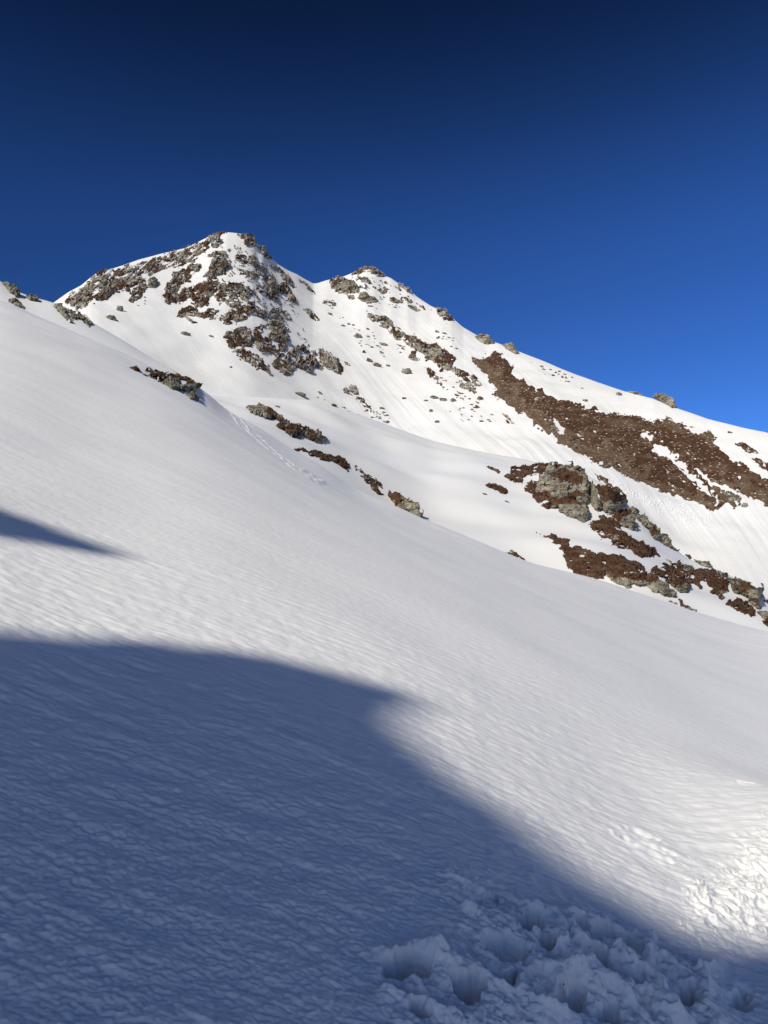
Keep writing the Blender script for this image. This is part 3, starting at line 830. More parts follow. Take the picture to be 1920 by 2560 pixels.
pk('brown slope wrapped round the rounded buttress', 'R1', [(838,862),(900,838),(952,862),(902,902),(902,942),(960,952),(992,982),(1060,992),(1112,1002),(1102,1082),(1080,1102),(950,1092),(900,1042),(842,962)], ang=.5, snow=.25, heath=.7)
pk('brown blocky step at the lower left of the first peak', 'R1', [(595,922),(660,880),(770,848),(832,920),(842,970),(832,1022),(740,1022),(670,1038),(628,1012),(610,962)], ang=.2, snow=.2, heath=.65)
pk('long low outcrop descending along the foot of the first peak', 'R1', [(668,1060),(750,1028),(830,1060),(922,1100),(932,1150),(982,1210),(974,1250),(920,1222),(850,1192),(790,1142),(720,1112)], ang=.6, snow=.22, heath=.6)
pk('triangular outcrop at the very bottom of the first peak', 'R1', [(988,1170),(1040,1118),(1100,1128),(1152,1168),(1182,1222),(1152,1258),(1090,1252),(1040,1222)], ang=.6, snow=.2, heath=.55)
pk('dark columnar cliff with snow between its ribs', 'R1', [(1095,1100),(1150,1040),(1170,1000),(1240,1028),(1290,1048),(1352,1068),(1374,1120),(1362,1182),(1320,1222),(1260,1232),(1200,1192),(1150,1192),(1110,1142)], ang=-1.25, snow=.3, heath=.25, amp=13, asp=3, rough=1.6)
pk('grey wedge of rock right of the columnar cliff', 'R1', [(1380,1125),(1388,1038),(1450,1058),(1522,1110),(1562,1170),(1588,1210),(1552,1248),(1490,1212),(1440,1182),(1400,1202),(1374,1172)], ang=.8, snow=.12, heath=.25, amp=10)
pk('small ledge outcrop on the saddle side of the right ridge', 'R1', [(1205,455),(1260,478),(1332,540),(1372,582),(1330,572),(1260,512)], ang=.5, snow=.42, heath=.3, amp=5)
pk('snow-choked outcrop alone in the gully under the saddle', 'R1', [(1255,708),(1302,708),(1352,750),(1405,804),(1360,804),(1298,772)], ang=.9, snow=.35, heath=.5, amp=5)
pk('sliver of rock alone right of the grey wedge', 'R1', [(1595,1138),(1625,1150),(1650,1178),(1610,1170)], snow=.05, heath=.2, amp=3)

# ------------------------------------------------------------------ second peak
pk('fine broken rubble dusting the snow between the outcrops below the highest summit', 'R1', [(450,250),(700,120),(880,260),(1060,480),(1200,660),(1250,850),(1350,1060),(1150,1010),(900,760),(700,520),(480,440)], ang=.5, snow=.72, ss=.5, asp=3, amp=4)
pk('thin rock dusting on the upper left flank just under the skyline', 'R2', [(420,340),(700,268),(1000,175),(1300,75),(1360,130),(1200,240),(900,330),(600,420),(430,480)], ang=UPR, snow=.60, ss=.45, asp=8, amp=4)
OG = 'rock outcrops on the second peak'
pk('fine rock dusting spread over the snow below the second summit', 'R3', [(150,230),(400,120),(600,200),(800,320),(960,420),(860,440),(560,380),(260,340)], ang=.4, snow=.80, ss=.5, asp=3, amp=4)
pk('grey tan rock cap on top of the second summit', 'R3', [(305,145),(370,98),(410,80),(470,82),(492,108),(542,128),(564,168),(500,152),(440,122),(400,132),(350,148)], snow=.2, heath=.3, amp=6)
pk('large grey outcrop left of the second summit', 'R3', [(128,202),(160,180),(210,155),(252,180),(320,208),(382,250),(342,282),(290,292),(210,282),(150,252)], snow=.18, heath=.25, amp=9)
pk('hummocky outcrop below the second summit', 'R3', [(353,325),(370,280),(410,278),(442,310),(522,347),(480,358),(420,362)], snow=.18, heath=.25)
pk('small ledge directly under the second summit cap', 'R3', [(358,170),(430,173),(462,207),(440,217),(380,192)], snow=.2, heath=.4)
pk('little outcrop left of the hummocky one', 'R3', [(268,310),(322,303),(328,332),(290,332)], snow=.1, heath=.4)
pk('outcrop in the middle of the second peak snow face', 'R3', [(583,325),(630,313),(672,345),(704,362),(650,367),(600,347)], snow=.25, heath=.3)
pk('thin brown ledges right of the second summit', 'R3', [(500,262),(560,238),(608,262),(592,288),(540,292)], ang=-.3, snow=.4, heath=.5, amp=4)
pk('jagged rocks along the skyline right of the second summit', 'R3', [(648,213),(700,215),(742,248),(784,303),(750,293),(700,262),(670,242)], ang=.6, snow=.3, heath=.2)
pk('low outcrop below the jagged skyline rocks', 'R3', [(732,383),(780,383),(835,422),(800,427),(750,402)], ang=.4, snow=.25, heath=.3)
pk('small twin ledge between skyline rocks and low outcrop', 'R3', [(712,312),(772,343),(764,364),(718,342)], ang=.4, snow=.25, heath=.3)
pk('rounded rock hump standing on the skyline of the second ridge', 'R3', [(955,414),(972,400),(1005,398),(1034,418),(1054,450),(1090,495),(1070,502),(1030,482),(1010,492),(958,452)], snow=.28, heath=.3, amp=7)
pk('upper end of the diagonal rock band, broken and brown', 'R3', [(423,435),(500,458),(520,443),(602,488),(664,550),(694,590),(682,642),(640,642),(600,602),(588,572),(540,557),(500,512),(440,482)], ang=.6, snow=.3, heath=.6)
pk('thick grey and brown middle of the diagonal rock band', 'R3', [(698,588),(760,598),(852,648),(962,688),(1032,728),(1094,790),(1082,852),(1040,892),(980,862),(880,792),(830,742),(760,702),(708,662)], ang=.6, snow=.15, heath=.6, amp=9)
pk('lower end of the diagonal rock band, split by snow', 'R3', [(1063,880),(1110,862),(1152,888),(1252,908),(1284,960),(1298,1002),(1262,1022),(1250,1052),(1200,1042),(1150,1002),(1118,962),(1180,962),(1130,922)], ang=.6, snow=.3, heath=.5)
pk('thin brown strip parallel to and below the diagonal band', 'R3', [(862,858),(910,868),(952,920),(1002,980),(1005,998),(950,962),(878,892)], ang=.8, snow=.25, heath=.9, amp=4)
pk('small pointed crag with heather under the diagonal band', 'R3', [(733,772),(768,738),(802,733),(792,770),(835,802),(800,812),(750,792)], snow=.15, heath=.5)
pk('trail of broken rock low in the gully between the peaks', 'R3', [(210,1030),(300,998),(342,1018),(382,1080),(432,1140),(474,1190),(432,1197),(370,1132),(318,1072)], ang=.3, snow=.4, heath=.5, amp=4)
pk('small dark ledges right of the gully at its lowest point', 'R3', [(1455,1203),(1512,1238),(1556,1292),(1500,1285)], ang=.6, snow=.35, heath=.5, amp=4)
pk('tiny brown ledge beside the lower end of the band', 'R3', [(1205,1138),(1262,1140),(1305,1168),(1250,1172)], ang=.3, snow=.35, heath=.8, amp=3)
pk('grey domed rock on the skyline above the brown heather band', 'R3', [(1250,618),(1300,596),(1340,600),(1376,632),(1410,668),(1350,682),(1285,657)], snow=-1, heath=.05, amp=6, rim=.2, lean=.5)
pk('square grey rock on the skyline right of the domed one', 'R3', [(1470,688),(1490,676),(1540,672),(1572,718),(1594,748),(1560,752),(1490,712)], snow=-1, heath=.1, amp=6, rim=.3, lean=.5)
pk('flat-topped grey rock alone on the right-hand skyline', 'G3', [(908,446),(930,426),(992,424),(1044,458),(1080,512),(1040,517),(980,482)], snow=-1, heath=.1, amp=6, rim=.2, lean=.5)
pk('faint brown rock rim on the skyline left of the flat-topped rock', 'G3', [(752,412),(800,414),(845,436),(800,430)], snow=.05, heath=.4, amp=3)

# ------------------------------------------------------------------ brown heather band on the right flank
outcrop('heather_slope', 'wide snow-free band of dark brown heather and scree running down the right flank', 'heather slope', 'C', 'P',
        [(1175,897),(1190,889),(1206,897),(1216,884),(1236,879),(1255,889),(1278,905),(1280,932),(1319,963),(1369,990),(1427,1009),(1481,1021),(1527,1038),(1573,1040),(1612,1055),(1666,1051),(1708,1067),(1743,1090),(1762,1078),(1793,1094),(1780,1107),(1797,1125),(1820,1150),(1859,1162),(1897,1188),(1925,1208),(1985,1235),(1985,1310),(1920,1272),(1897,1256),(1859,1233),(1830,1222),(1855,1265),(1840,1270),(1815,1258),(1798,1272),(1782,1279),(1743,1256),(1700,1240),(1666,1233),(1608,1210),(1569,1190),(1519,1167),(1473,1148),(1434,1125),(1396,1105),(1357,1075),(1330,1055),(1311,1036),(1280,1019),(1268,1008),(1239,994),(1236,969),(1213,936),(1203,926),(1177,902)],
        heath=1.2, snow=.03, amp=4, hk='band', rough=.35, warp=9, ang=.45, asp=3, rkm=M_scree, strata=0, twarp=26,
        tops=[[(1165,880),(1300,860),(1612,1035),(2000,1200),(2000,1310),(1900,1240),(1850,1208),(1800,1180),(1790,1190),(1800,1262),(1760,1240),(1700,1215),(1600,1175),(1540,1130),(1470,1105),(1400,1060),(1340,1020),(1290,985),(1245,950),(1225,900)]],
        holes=[T('G3', [(818,688),(880,665),(910,735),(870,735)]), T('G3', [(893,800),(930,755),(1000,790),(1070,800),(1090,840),(1010,855)]), T('G3', [(1030,850),(1080,860),(1180,960),(1300,1060),(1335,1130),(1290,1090),(1180,1010)]),
               T('G3', [(1140,875),(1220,925),(1330,1000),(1420,1040),(1510,1110),(1560,1180),(1450,1120),(1340,1050),(1250,985)]), T('G3', [(258,590),(300,598),(334,660),(320,688),(288,655)])])
outcrop('heather_slope', 'small ragged heather patch near the right-hand skyline', 'heather slope', 'C', 'G3', [(1435,745),(1500,745),(1605,812),(1545,815)], heath=1.2, snow=.25, amp=3, hk='band', ang=.4)
outcrop('heather_slope', 'patchy heather at the right edge beyond the snow tongue', 'heather slope', 'C', 'G3', [(1545,845),(1600,848),(1700,880),(1760,960),(1659,935),(1600,892)], heath=1.2, snow=.35, amp=3, hk='band', ang=.4)
outcrop('heather_slope', 'outlying heather clumps above the widest part of the brown band', 'heather slope', 'C', 'G3', [(620,540),(720,555),(900,600),(1000,585),(1110,625),(1120,680),(1000,650),(880,640),(760,590),(640,572)], heath=1.2, snow=.38, amp=3, hk='band', ang=.2)
pk('pale rocks embedded in the lower right tail of the brown band', 'G3', [(1335,1075),(1400,1062),(1490,1095),(1480,1130),(1400,1120)], snow=.2, heath=.3, amp=5)

# ------------------------------------------------------------------ middle outcrops
def mid(label, reg, poly, **k):
    k.setdefault('ang', .22)
    k.setdefault('heath', .5); k.setdefault('snow', .1 if k.get('lean', 1) >= 1 else 0)
    name = k.pop('name', 'rock_outcrop')
    outcrop(name, label, k.pop('cat', 'rock outcrop'), 'B', reg, poly, group=k.pop('group', 'outcrops in the middle snow field'), **k)
mid('heather mat spreading left from the big grey crag', 'R4', [(178,205),(250,178),(256,130),(360,122),(480,95),(590,88),(560,150),(520,192),(440,182),(380,205),(352,258),(290,252),(218,217)], heath=1.3, snow=.22, amp=5)
mid('low heather skirt at the left foot of the big grey crag', 'R4', [(378,312),(400,240),(470,245),(480,350),(580,378),(565,402),(505,412),(482,435),(438,402),(428,352)], heath=1.3, snow=.12, amp=5)
mid('largest pale grey crag with a heather saddle on top', 'R4', [(468,240),(530,190),(556,120),(590,88),(700,88),(832,106),(864,150),(864,182),(905,230),(926,290),(922,350),(922,440),(870,442),(820,425),(760,405),(620,398),(520,375),(468,330)],
    lean=.45, amp=9, tops=[[(560,205),(640,175),(700,158),(800,178),(850,232),(842,295),(740,285),(640,245)], [(590,100),(690,105),(700,140),(630,145)], [(740,95),(830,108),(830,125),(760,112)], [(690,400),(760,345),(850,330),(870,380),(780,410)], [(470,330),(520,350),(640,385),(620,402),(480,360)], [(500,270),(560,285),(600,300),(540,300)]])
mid('dark undercut block below the largest crag', 'R4', [(498,442),(600,392),(700,386),(862,418),(894,470),(914,562),(860,584),(760,545),(660,505),(640,465),(560,474)], lean=.5, amp=8,
    tops=[[(498,445),(600,392),(700,386),(862,418),(860,450),(740,450),(640,460),(560,474)]], hk='B')
mid('leaning grey pillar between the two large crags', 'R4', [(898,272),(950,298),(1002,400),(1014,482),(970,494),(930,455),(905,382)], lean=.4, amp=7, heath=-.2)
mid('heather-topped crag on the right of the grey pillar', 'R4', [(928,260),(1010,288),(1052,276),(1132,328),(1204,350),(1224,400),(1194,452),(1130,504),(1050,514),(1002,472),(1000,392),(1040,372),(960,322)], lean=.5, amp=8,
    tops=[[(930,255),(1010,288),(1052,276),(1132,328),(1204,350),(1220,400),(1170,430),(1080,430),(1010,420),(990,360)]])
mid('narrow heather rib behind the right-hand crag', 'R4', [(945,178),(1020,200),(1092,258),(1162,318),(1204,358),(1140,332),(1060,262),(980,212)], heath=.9, amp=4)
mid('triangular crag under the right-hand crag', 'R4', [(1098,532),(1170,466),(1242,488),(1292,560),(1322,658),(1240,642),(1190,622),(1120,592)], lean=.45, amp=8, tops=[[(1098,532),(1170,466),(1242,488),(1260,520),(1180,560),(1150,600)]])
mid('small grey knob above the triangular crag', 'R4', [(1228,470),(1270,440),(1324,490),(1292,528),(1250,514)], lean=.4, amp=6, heath=-.3)
mid('long diagonal slab of lichened rock pointing downhill', 'R4', [(1298,542),(1330,520),(1362,514),(1422,570),(1502,658),(1584,728),(1594,770),(1642,824),(1560,784),(1460,724),(1380,644)], lean=.6, amp=8, heath=.2)
mid('heather slope below the triangular crag', 'R4', [(898,602),(990,538),(1100,558),(1192,610),(1184,652),(1242,690),(1272,720),(1352,748),(1432,790),(1484,850),(1482,874),(1380,866),(1300,852),(1200,802),(1120,772),(1010,702),(950,672)], heath=.95, amp=6,
    holes=[[(980,660),(1080,690),(1060,705),(1000,690)]])
mid('broad heather hummock low in the snow field', 'R4', [(480,672),(560,700),(700,718),(775,790),(900,808),(1052,848),(1202,868),(1302,908),(1374,970),(1362,1002),(1300,1002),(1190,1010),(1140,1062),(1050,1002),(970,1062),(860,1042),(740,982),(688,882),(668,790),(580,720)], heath=1.15, amp=7, snow=.05)
mid('grey-footed heather ledge running under the broad hummock', 'R5', [(0,615),(100,648),(200,640),(380,638),(480,668),(562,720),(622,762),(702,842),(692,886),(620,888),(540,862),(460,822),(400,762),(330,782),(240,742),(232,792),(160,772),(80,742),(0,682)], lean=.55, amp=8, heath=.7,
    tops=[[(0,615),(380,638),(480,668),(540,720),(480,760),(400,740),(240,730),(160,700),(0,680)]])
mid('tangle of snow-flecked heather and rock in the lower middle', 'R5', [(438,632),(500,568),(640,528),(720,518),(830,558),(902,600),(862,652),(782,692),(852,742),(862,782),(822,832),(740,832),(690,792),(640,742),(560,682)], heath=.8, snow=.32, amp=7, ang=.4)
mid('undercut brown block above a blue shadow', 'R5', [(640,740),(720,715),(800,722),(855,745),(864,785),(822,836),(740,834),(688,794)], lean=.3, amp=8, tops=[[(640,735),(720,710),(855,740),(860,765),(760,770),(680,770)]])
mid('long heather spur leading to the right edge', 'R5', [(778,642),(920,598),(1100,598),(1202,638),(1254,690),(1244,762),(1252,822),(1180,852),(1202,892),(1130,882),(1050,822),(1100,802),(1000,722),(930,692),(1002,802),(960,802),(880,752)], heath=.85, amp=7, snow=.12, ang=.5)
mid('overhanging crag jutting out near the right edge', 'R5', [(1248,680),(1350,688),(1482,738),(1562,768),(1608,762),(1610,862),(1562,892),(1594,950),(1594,1014),(1530,1004),(1440,902),(1370,852),(1320,800),(1340,862),(1290,832)], lean=.4, amp=8, heath=.4)
mid('lowest heather tongue under the overhanging crag', 'R5', [(1192,930),(1290,928),(1340,898),(1452,950),(1524,1020),(1524,1084),(1490,1094),(1400,1042),(1300,992)], heath=1.1, amp=6)
mid('grey crag cut by the right edge of the view', 'R5', [(1538,1032),(1600,1018),(1700,1050),(1760,1140),(1700,1150),(1610,1112)], lean=.4, amp=7, heath=.1)
mid('brown heather clump below the crag at the right edge', 'R5', [(1598,1130),(1659,1126),(1740,1160),(1740,1240),(1659,1194)], heath=1.2, amp=5)
mid('heather clump beside the overhanging crag at the right edge', 'R5', [(1610,918),(1659,912),(1720,925),(1720,960),(1650,950)], heath=1.2, amp=4)
mid('lone flat grey slab on the snow above the long spur', 'R5', [(880,492),(940,498),(1042,518),(1080,584),(1000,564),(898,514)], lean=.6, amp=6, heath=-.3)
mid('small brown rock up-slope of the lone slab', 'R5', [(800,442),(840,438),(866,478),(850,490),(815,465)], amp=4, heath=.8)
mid('dark sliver of rock lying along the crest of the near slope', 'R5', [(728,908),(770,928),(785,968),(852,988),(942,1042),(860,1024),(760,984)], amp=4, heath=.5)
mid('lens-shaped heather patch left of the big crag', 'R4', [(38,265),(80,253),(152,278),(234,325),(212,352),(130,322),(58,292)], heath=1.2, amp=5, snow=0)
mid('small heather clump at the upper left of the big crag', 'R4', [(48,120),(110,128),(168,160),(150,182),(98,150)], heath=1.2, amp=4)
mid('thin heather strip on the near crest below the lens-shaped patch', 'R4', [(-10,780),(80,798),(158,830),(142,846),(60,816)], heath=1.1, amp=4)
mid('broken brown ledge on the near crest right of the thin strip', 'R4', [(188,840),(250,812),(302,838),(372,888),(384,908),(290,884),(208,858)], heath=.8, snow=.35, amp=4, ang=.5)
# chain of rocks along the gully behind the near slope
def ch(label, reg, poly, **k):
    mid(label, reg, poly, group='chain of rocks in the gully behind the near slope', **k)
ch('uppermost yellowish rocks of the gully chain', 'G5', [(148,200),(180,192),(240,188),(290,208),(332,245),(404,285),(392,297),(340,287),(290,288),(240,268),(168,238)], heath=.3, amp=7, lean=.8)
ch('second outcrop of the gully chain, heather with a dark end', 'G5', [(338,315),(390,298),(470,318),(540,348),(610,352),(652,388),(654,418),(620,435),(560,412),(500,392),(480,408),(410,378),(358,337)], heath=.75, amp=7, lean=.8, holes=[[(475,345),(530,355),(540,372),(490,365)]])
ch('crescent-shaped heather bank of the gully chain', 'G5', [(458,460),(530,478),(640,502),(720,518),(792,558),(818,588),(804,620),(770,602),(740,572),(680,542),(580,522),(520,492)], heath=1.0, amp=6)
ch('slim brown outcrop between the crescent bank and the last crag', 'G5', [(838,586),(900,628),(962,658),(1012,700),(1024,722),(985,722),(1024,772),(980,758),(930,692),(900,652)], heath=.8, amp=6, snow=.15)
ch('last and largest crag of the gully chain, undercut on its right', 'G5', [(1058,758),(1120,752),(1182,788),(1258,812),(1266,845),(1254,870),(1278,885),(1276,946),(1230,922),(1180,888),(1120,855),(1083,802)], heath=.3, amp=8, lean=.35, tops=[[(1058,758),(1120,752),(1182,788),(1255,812),(1200,822),(1140,800),(1150,850),(1110,845),(1080,800)]])

# ------------------------------------------------------------------ near outcrops, upper left
def nr_(label, lay, reg, poly, **k):
    outcrop('rock_outcrop', label, 'rock outcrop', lay, reg, poly, group='outcrops at the top of the near slope', **k)
nr_('dark heather cap of the outcrop on the near crest', 'A', 'G6', [(1028,765),(1060,750),(1100,745),(1012,724),(1030,718),(1120,738),(1240,763),(1332,800),(1392,820),(1394,852),(1350,870),(1340,835),(1300,828),(1200,802),(1130,802),(1060,787)], heath=1.2, snow=.1, amp=4, lean=.9)
nr_('yellowish boulders under the dark heather cap', 'A', 'G6', [(1108,817),(1170,788),(1240,808),(1256,840),(1300,842),(1352,835),(1372,862),(1300,872),(1256,868),(1190,878),(1145,848)], heath=.0, snow=0, amp=6, lean=.7)
nr_('lowest yellowish rock of the outcrop on the near crest', 'A', 'G6', [(1283,902),(1340,878),(1378,930),(1374,948),(1310,938)], heath=-.2, snow=.05, amp=6, lean=.6)
nr_('lone dark heather lump left of the near crest outcrop', 'A', 'G6', [(903,716),(940,710),(965,735),(930,738)], heath=1.2, snow=0, amp=4)
nr_('little flat stone beside the near crest outcrop', 'A', 'G6', [(980,768),(1005,762),(1022,770),(1000,776)], heath=0, snow=0, amp=3)
nr_('blocky rock on the skyline at the far left', 'S', 'G6', [(20,138),(40,122),(90,142),(132,178),(142,215),(138,228),(110,227),(60,192)], heath=0, snow=0, amp=8, lean=.4)
nr_('low rock just below the blocky skyline rock', 'S', 'G6', [(57,258),(70,245),(100,246),(152,273),(168,312),(120,294)], heath=.2, snow=0, amp=6, lean=.5)
nr_('flat skyline rock right of the blocky one', 'S', 'G6', [(178,232),(190,224),(220,218),(262,238),(270,262),(200,250)], heath=0, snow=.15, amp=6, lean=.6)
nr_('pale rock rib where the shoulder meets the mountain', 'S', 'G6', [(368,292),(385,280),(412,276),(442,310),(472,370),(514,404),(490,404),(430,362)], heath=-.2, snow=.1, amp=7, lean=.7)
nr_('slabs half buried in snow beside the pale rock rib', 'S', 'G6', [(432,290),(520,328),(602,368),(642,408),(622,448),(570,432),(500,385),(450,330)], heath=-.3, snow=.52, amp=6, ang=.55, asp=3)

# ------------------------------------------------------------------ boulders
def ico(n):
    import bmesh
    bm = bmesh.new(); bmesh.ops.create_icosphere(bm, subdivisions=n, radius=1)
    V = np.array([v.co[:] for v in bm.verts]); Fq = np.array([[v.index for v in f.verts] for f in bm.faces]); bm.free()
    return V, Fq
ICO = ico(4)
def boulder_mesh(seed, mat):
    V = ICO[0].copy()
    f = facets(V * 1.1 + 5, seed) * .55 + facets(V * 2.6 + 3, seed + 1) * .22 + facets(V * 6 + 2, seed + 2) * .07
    V = V * (0.62 + f)[:, None] * np.array([1, .8, .62])
    # broken angular planes
    rs = np.random.RandomState(seed)
    for _ in range(9):
        n = rs.normal(size=3); n /= np.linalg.norm(n); d = .62 + .2 * rs.rand()
        q = V @ n - d * .85; V = V - np.outer(np.clip(q, 0, None) * .85, n)
    return mesh_from('boulder', V, ICO[1], mat, smooth=False)
BM = {k: [boulder_mesh(100 + i * 7 + ord(k), MR[k]) for i in range(5)] for k in 'ABC'}
rnd = random.Random(3)
def boulder(px, py, w, h, lay, label, grp=None, roll=None, name='boulder', cat='boulder'):
    """w, h: half extents in photo pixels"""
    L_ = LAY[lay]
    p = L_.point(px, py + h * .5)[0]
    m = math.hypot(p[0], p[1]) / F
    o = link(name, rnd.choice(BM[lay if lay != 'S' else 'A']), None, tuple(p + np.array([0, 0, h * .25 * m])))
    s = w * m * 1.15
    o.scale = (s, s * .9, max(h * m * 1.75, s * .35))
    o.rotation_euler = (rnd.uniform(-.15, .15), roll if roll is not None else rnd.uniform(.1, .45), rnd.uniform(-.5, .5))
    tag(o, label, cat, grp)
    return o
BG = 'boulders on the mountain flank'
for reg, lst in {
 'G6': [(825,312,23,20,'upright grey boulder alone under the streaked left flank'), (770,373,40,18,'low wide boulder below the upright one on the left snow'), (1282,482,30,13,'flat dark boulder alone in the bowl left of the first peak'),
        (1458,498,18,7,'small dark stone in the bowl just left of the lower peak rocks'), (1595,713,10,6,'tiny grey stone at the bottom of the bowl below the first peak')],
 'R3': [(137,443,22,10,'small oval boulder high in the gully below the saddle'), (355,615,37,15,'oval grey boulder in the gully under the second peak'), (440,800,30,15,'upper of two touching boulders in the gully'),
        (498,836,33,17,'lower of two touching boulders in the gully'), (722,888,42,22,'largest free boulder below the diagonal band'), (582,842,20,8,'little boulder between the touching pair and the largest free boulder'),
        (960,580,20,9,'small boulder above the diagonal band on open snow'), (168,1145,28,12,'grey boulder above the rounded snow crest'), (60,1050,22,9,'flat boulder left of the broken rock trail'),
        (315,1012,28,18,'block at the head of the broken rock trail'), (540,1168,22,9,'flat stone right of the broken rock trail'), (708,1092,20,8,'thin stone in the middle of the lower gully'),
        (940,1086,32,13,'left half of a long split boulder in the lower gully'), (1005,1104,34,12,'right half of a long split boulder in the lower gully'), (1085,1106,28,14,'wedge boulder right of the long split boulder'),
        (915,1187,18,12,'round boulder below the long split boulder'), (963,1272,20,12,'brownish boulder lowest in the gully'), (1290,1093,28,17,'boulder at the foot of the diagonal band'),
        (876,1110,16,6,'small flat stone left of the long split boulder'), (398,735,15,14,'dark stone above the touching pair'), (555,680,26,12,'dark heathery boulder between oval boulder and pointed crag')],
 'G3': [(475,468,19,8,'grey boulder on the snow above the middle of the brown band'), (325,316,9,8,'left one of two small stones under the right skyline'), (350,322,9,8,'right one of two small stones under the right skyline'),
        (455,390,9,4,'tiny stone above the boulder over the brown band'), (692,428,22,12,'pale rock on the snow left of the flat-topped skyline rock'), (1412,676,17,6,'flat stone near the skyline at far right'),
        (20,465,18,10,'pale boulder half sunk in the upper brown band'), (470,572,22,13,'large pale boulder in the middle of the brown band'), (408,775,22,12,'pale boulder at the lower edge of the brown band'),
        (275,655,30,20,'dark block beside the snow hole in the brown band'), (170,465,30,16,'rough grey block at the upper edge of the brown band'), (1440,1105,36,18,'pale boulder in the lower right tail of the brown band'),
        (1505,1150,20,14,'brownish stone below the tail of the brown band'), (640,885,22,12,'pale boulder in the lower middle of the brown band'), (850,672,16,9,'boulder at the tip of the upper snow hole')]}.items():
    x0, y0, k = RG[reg]
    for a, b, w, h, lb in lst:
        boulder(x0 + a * k, y0 + b * k, w * k, h * k, 'C', lb, BG)
for reg, a, b, w, h, lb in [('G5', 500, 118, 40, 14, 'elongated boulder behind the rounded snow crest'), ('G5', 345, 197, 18, 6, 'flat stone right of the uppermost gully rocks'),
                         ('R5', 655, 930, 14, 12, 'round dark stone below the grey-footed ledge'), ('R5', 698, 947, 18, 15, 'smooth grey stone beside the round dark one'),
                         ('R4', 1300, 500, 16, 14, 'stone balanced above the diagonal slab'), ('R4', 1210, 385, 14, 22, 'upright stone at the corner of the right-hand crag'), ('R4', 1560, 900, 24, 9, 'brown stone below the foot of the diagonal slab'),
                         ('R4', 45, 350, 26, 6, 'thin dark stone below the lens-shaped patch'), ('R4', 222, 412, 20, 6, 'small dark stone right of the thin one')]:
    x0, y0, k = RG[reg]
    boulder(x0 + a * k, y0 + b * k, w * k, h * k, 'B' if (reg, a) != ('G5', 500) else 'C', lb, 'boulders in the middle snow field')

# specks of rock poking out of the mountain snow: too small to show parts
SPECK = [('R3', [(80,330),(190,345),(180,400),(110,390)], 16, 'under the second summit saddle'), ('R3', [(170,450),(330,500),(450,560),(560,700),(560,790),(400,720),(260,560)], 34, 'in the upper gully between the peaks'), ('R3', [(640,670),(720,700),(700,760),(650,720)], 12, 'beside the pointed crag under the diagonal band'),
         ('R3', [(420,1170),(600,1210),(590,1290),(470,1230)], 26, 'at the end of the broken rock trail'), ('R3', [(1060,900),(1180,1000),(1300,1160),(1440,1260),(1300,1250),(1100,1080),(900,960)], 34, 'below the lower end of the diagonal rock band'), ('R3', [(880,500),(1100,600),(1150,740),(960,640)], 14, 'on open snow above the diagonal rock band'),
         ('R3', [(1000,1180),(1200,1160),(1400,1280),(1200,1290)], 18, "low in the gully left of the brown band's foot"), ('R3', [(120,400),(360,390),(600,240),(860,350),(940,420),(700,400),(500,420)], 20, 'on the snow face of the second peak'), ('R1', [(700,360),(950,430),(1100,700),(880,600)], 30, 'on the right side of the first peak'),
         ('G3', [(100,210),(260,260),(430,330),(380,370),(200,310)], 18, 'on the snow above the brown band near the skyline'), ('G3', [(620,530),(900,590),(1000,570),(1200,650),(1000,620)], 14, 'along the upper rim of the brown band'), ('R2', [(600,590),(830,500),(800,630),(680,610)], 10, 'on the snow below the streaked left flank'),
         ('R1', [(1400,620),(1530,640),(1500,700),(1440,690)], 12, 'on the snow right of the small saddle outcrop'), ('R3', [(30,1080),(300,1160),(560,1270),(420,1250),(140,1160)], 14, 'just above the rounded snow crest')]
def in_poly(x, y, P):
    c = False
    for i in range(len(P)):
        (x1, y1), (x2, y2) = P[i], P[i - 1]
        if (y1 > y) != (y2 > y) and x < (x2 - x1) * (y - y1) / (y2 - y1) + x1: c = not c
    return c
for reg, pl, n, zone in SPECK:
    x0, y0, k = RG[reg]
    c = 0
    while c < n:
        a = rnd.uniform(min(p[0] for p in pl), max(p[0] for p in pl)); b = rnd.uniform(min(p[1] for p in pl), max(p[1] for p in pl))
        if not in_poly(a, b, pl): continue
        s = rnd.choice([1.4, 1.8, 2.2, 2.8, 3.6])
        boulder(x0 + a * k, y0 + b * k, s * rnd.uniform(1, 1.8), s * .6, 'C', 'small dark stone ' + zone, 'small stones ' + zone, name='small_stone', cat='stone')
        c += 1

# avalanche crumbs in the gully right of the big crag: one heap nobody could count
def debris():
    Vs, Fs = [], []; V0, F0 = ico(1)
    rs = np.random.RandomState(4); n = 0
    line = [T('G3', [(640, 1010)])[0], T('G3', [(800, 1090)])[0], T('G3', [(1000, 1160)])[0], T('G3', [(1290, 1240)])[0]]
    lx = np.array([p[0] for p in line]); ly = np.array([p[1] for p in line])
    px = rs.uniform(lx[0], lx[-1], 900); wd = 6 + 16 * (px - lx[0]) / (lx[-1] - lx[0])
    py = np.interp(px, lx, ly) + rs.normal(size=900) * wd * .7
    P = mountain.point(px, py)
    for p in P:
        m = math.hypot(p[0], p[1]) / F
        s = m * rs.choice([.8, 1.1, 1.6, 2.3], p=[.4, .3, .2, .1])
        v = V0 * (1 + .3 * rs.normal(size=V0.shape)) * s * np.array([1.2, 1, .8]) + p
        Vs.append(v); Fs.append(F0 + n); n += len(V0)
    o = link('snow_debris', mesh_from('snow_debris', np.concatenate(Vs), np.concatenate(Fs), M_far))
    tag(o, 'trail of tumbled snow lumps in the gully between the big crag and the brown band', 'snow debris', kind='stuff')
debris()

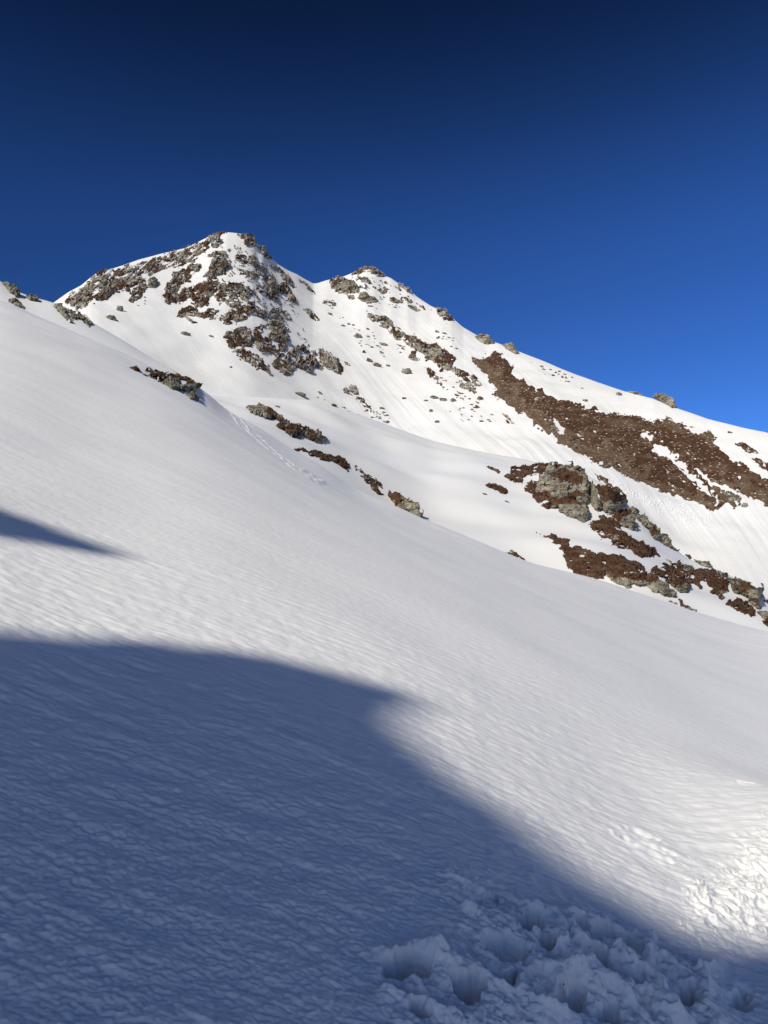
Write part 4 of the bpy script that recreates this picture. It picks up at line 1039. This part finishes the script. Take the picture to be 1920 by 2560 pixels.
# ------------------------------------------------------------------ rock wall behind the camera whose shadow falls across the foreground
p1 = np.cross(L, [0, 0, 1.]); p1 /= np.linalg.norm(p1); h1 = np.cross(p1, L)
def wall(label, poly, dist, thick, seed):
    P = np.array(poly, float)
    st = .06
    gx = np.arange(P[:, 0].min() - .3, P[:, 0].max() + .3, st); gy = np.arange(P[:, 1].min() - .3, P[:, 1].max() + .3, st)
    X, Y = np.meshgrid(gx, gy); sd = poly_sd(X + .06 * perlin2(X / .5, Y / .5, seed), Y + .06 * perlin2(X / .5, Y / .5, seed + 1), P)
    dome = np.sqrt(np.clip(1 - (1 - np.clip(sd / 1.2, 0, 1)) ** 2, 0, 1))
    C0 = L * dist
    Bq = C0 + X[..., None] * p1 + Y[..., None] * h1
    f = facets(Bq.reshape(-1, 3) / 1.5, seed).reshape(X.shape) + .4 * facets(Bq.reshape(-1, 3) / .5, seed + 1).reshape(X.shape)
    Vf = Bq - L * (dome * (thick + f * .8))[..., None]; Vb = Bq + L * (dome * (thick * 1.6 + f * .8))[..., None]
    keep = (sd > -st).ravel(); fq = grid_faces(*X.shape); fq = fq[keep[fq].all(1)]
    ins = (sd > 0).ravel(); n = X.size; rm = np.where(ins, np.arange(n) + n, np.arange(n))
    Vt = np.concatenate([Vf.reshape(-1, 3), Vb.reshape(-1, 3)]); fq = np.concatenate([fq, rm[fq][:, ::-1]])
    uq, inv = np.unique(fq, return_inverse=True)
    b = Vt[uq].mean(0); b[2] = Vt[uq][:, 2].min()
    o = link('rock_wall', mesh_from('rock_wall', Vt[uq] - b, inv.reshape(fq.shape), MR['A'], smooth=False), None, b)
    tag(o, label, 'rock wall')
def sunview(pts):
    G = near.point([a for a, b in pts], [b for a, b in pts])
    return [(float(g @ p1), float(g @ h1)) for g in G]
edge = sunview([(1920, 2375), (1851, 2362), (1736, 2360), (1620, 2276), (1389, 2149), (1215, 1987), (1042, 1873), (984, 1825), (1010, 1785), (1075, 1758), (1030, 1738), (880, 1692), (648, 1632), (347, 1597), (120, 1585), (-60, 1582)])
e0, e1 = edge[0], edge[-1]
wall('main rock wall behind the viewer that shades the foreground', [(e0[0] - 6.5, e0[1] + .9), (e0[0] - 3, e0[1] + .45), (e0[0] - 1.2, e0[1] + .15)] + edge + [(e1[0] - .05, e1[1] - 1.2), (e1[0] + .4, -3), (e1[0] + .4, -26), (e0[0] - 6.5, -26)], 30, 2.5, 3)
pe = sunview([(-40, 1330), (0, 1345), (90, 1352), (174, 1370), (300, 1392), (240, 1352), (116, 1304), (0, 1267), (-60, 1255)])
q1 = pe[-1]
wall('separate rock pinnacle left of the main wall behind the viewer', pe + [(q1[0] + 1.5, q1[1] + .3), (q1[0] + 3, q1[1]), (q1[0] + 3.5, -26), (q1[0] + .8, -26), (q1[0] + .5, -1), (pe[0][0] + .6, pe[0][1] - .3)], 30, 1.5, 9)
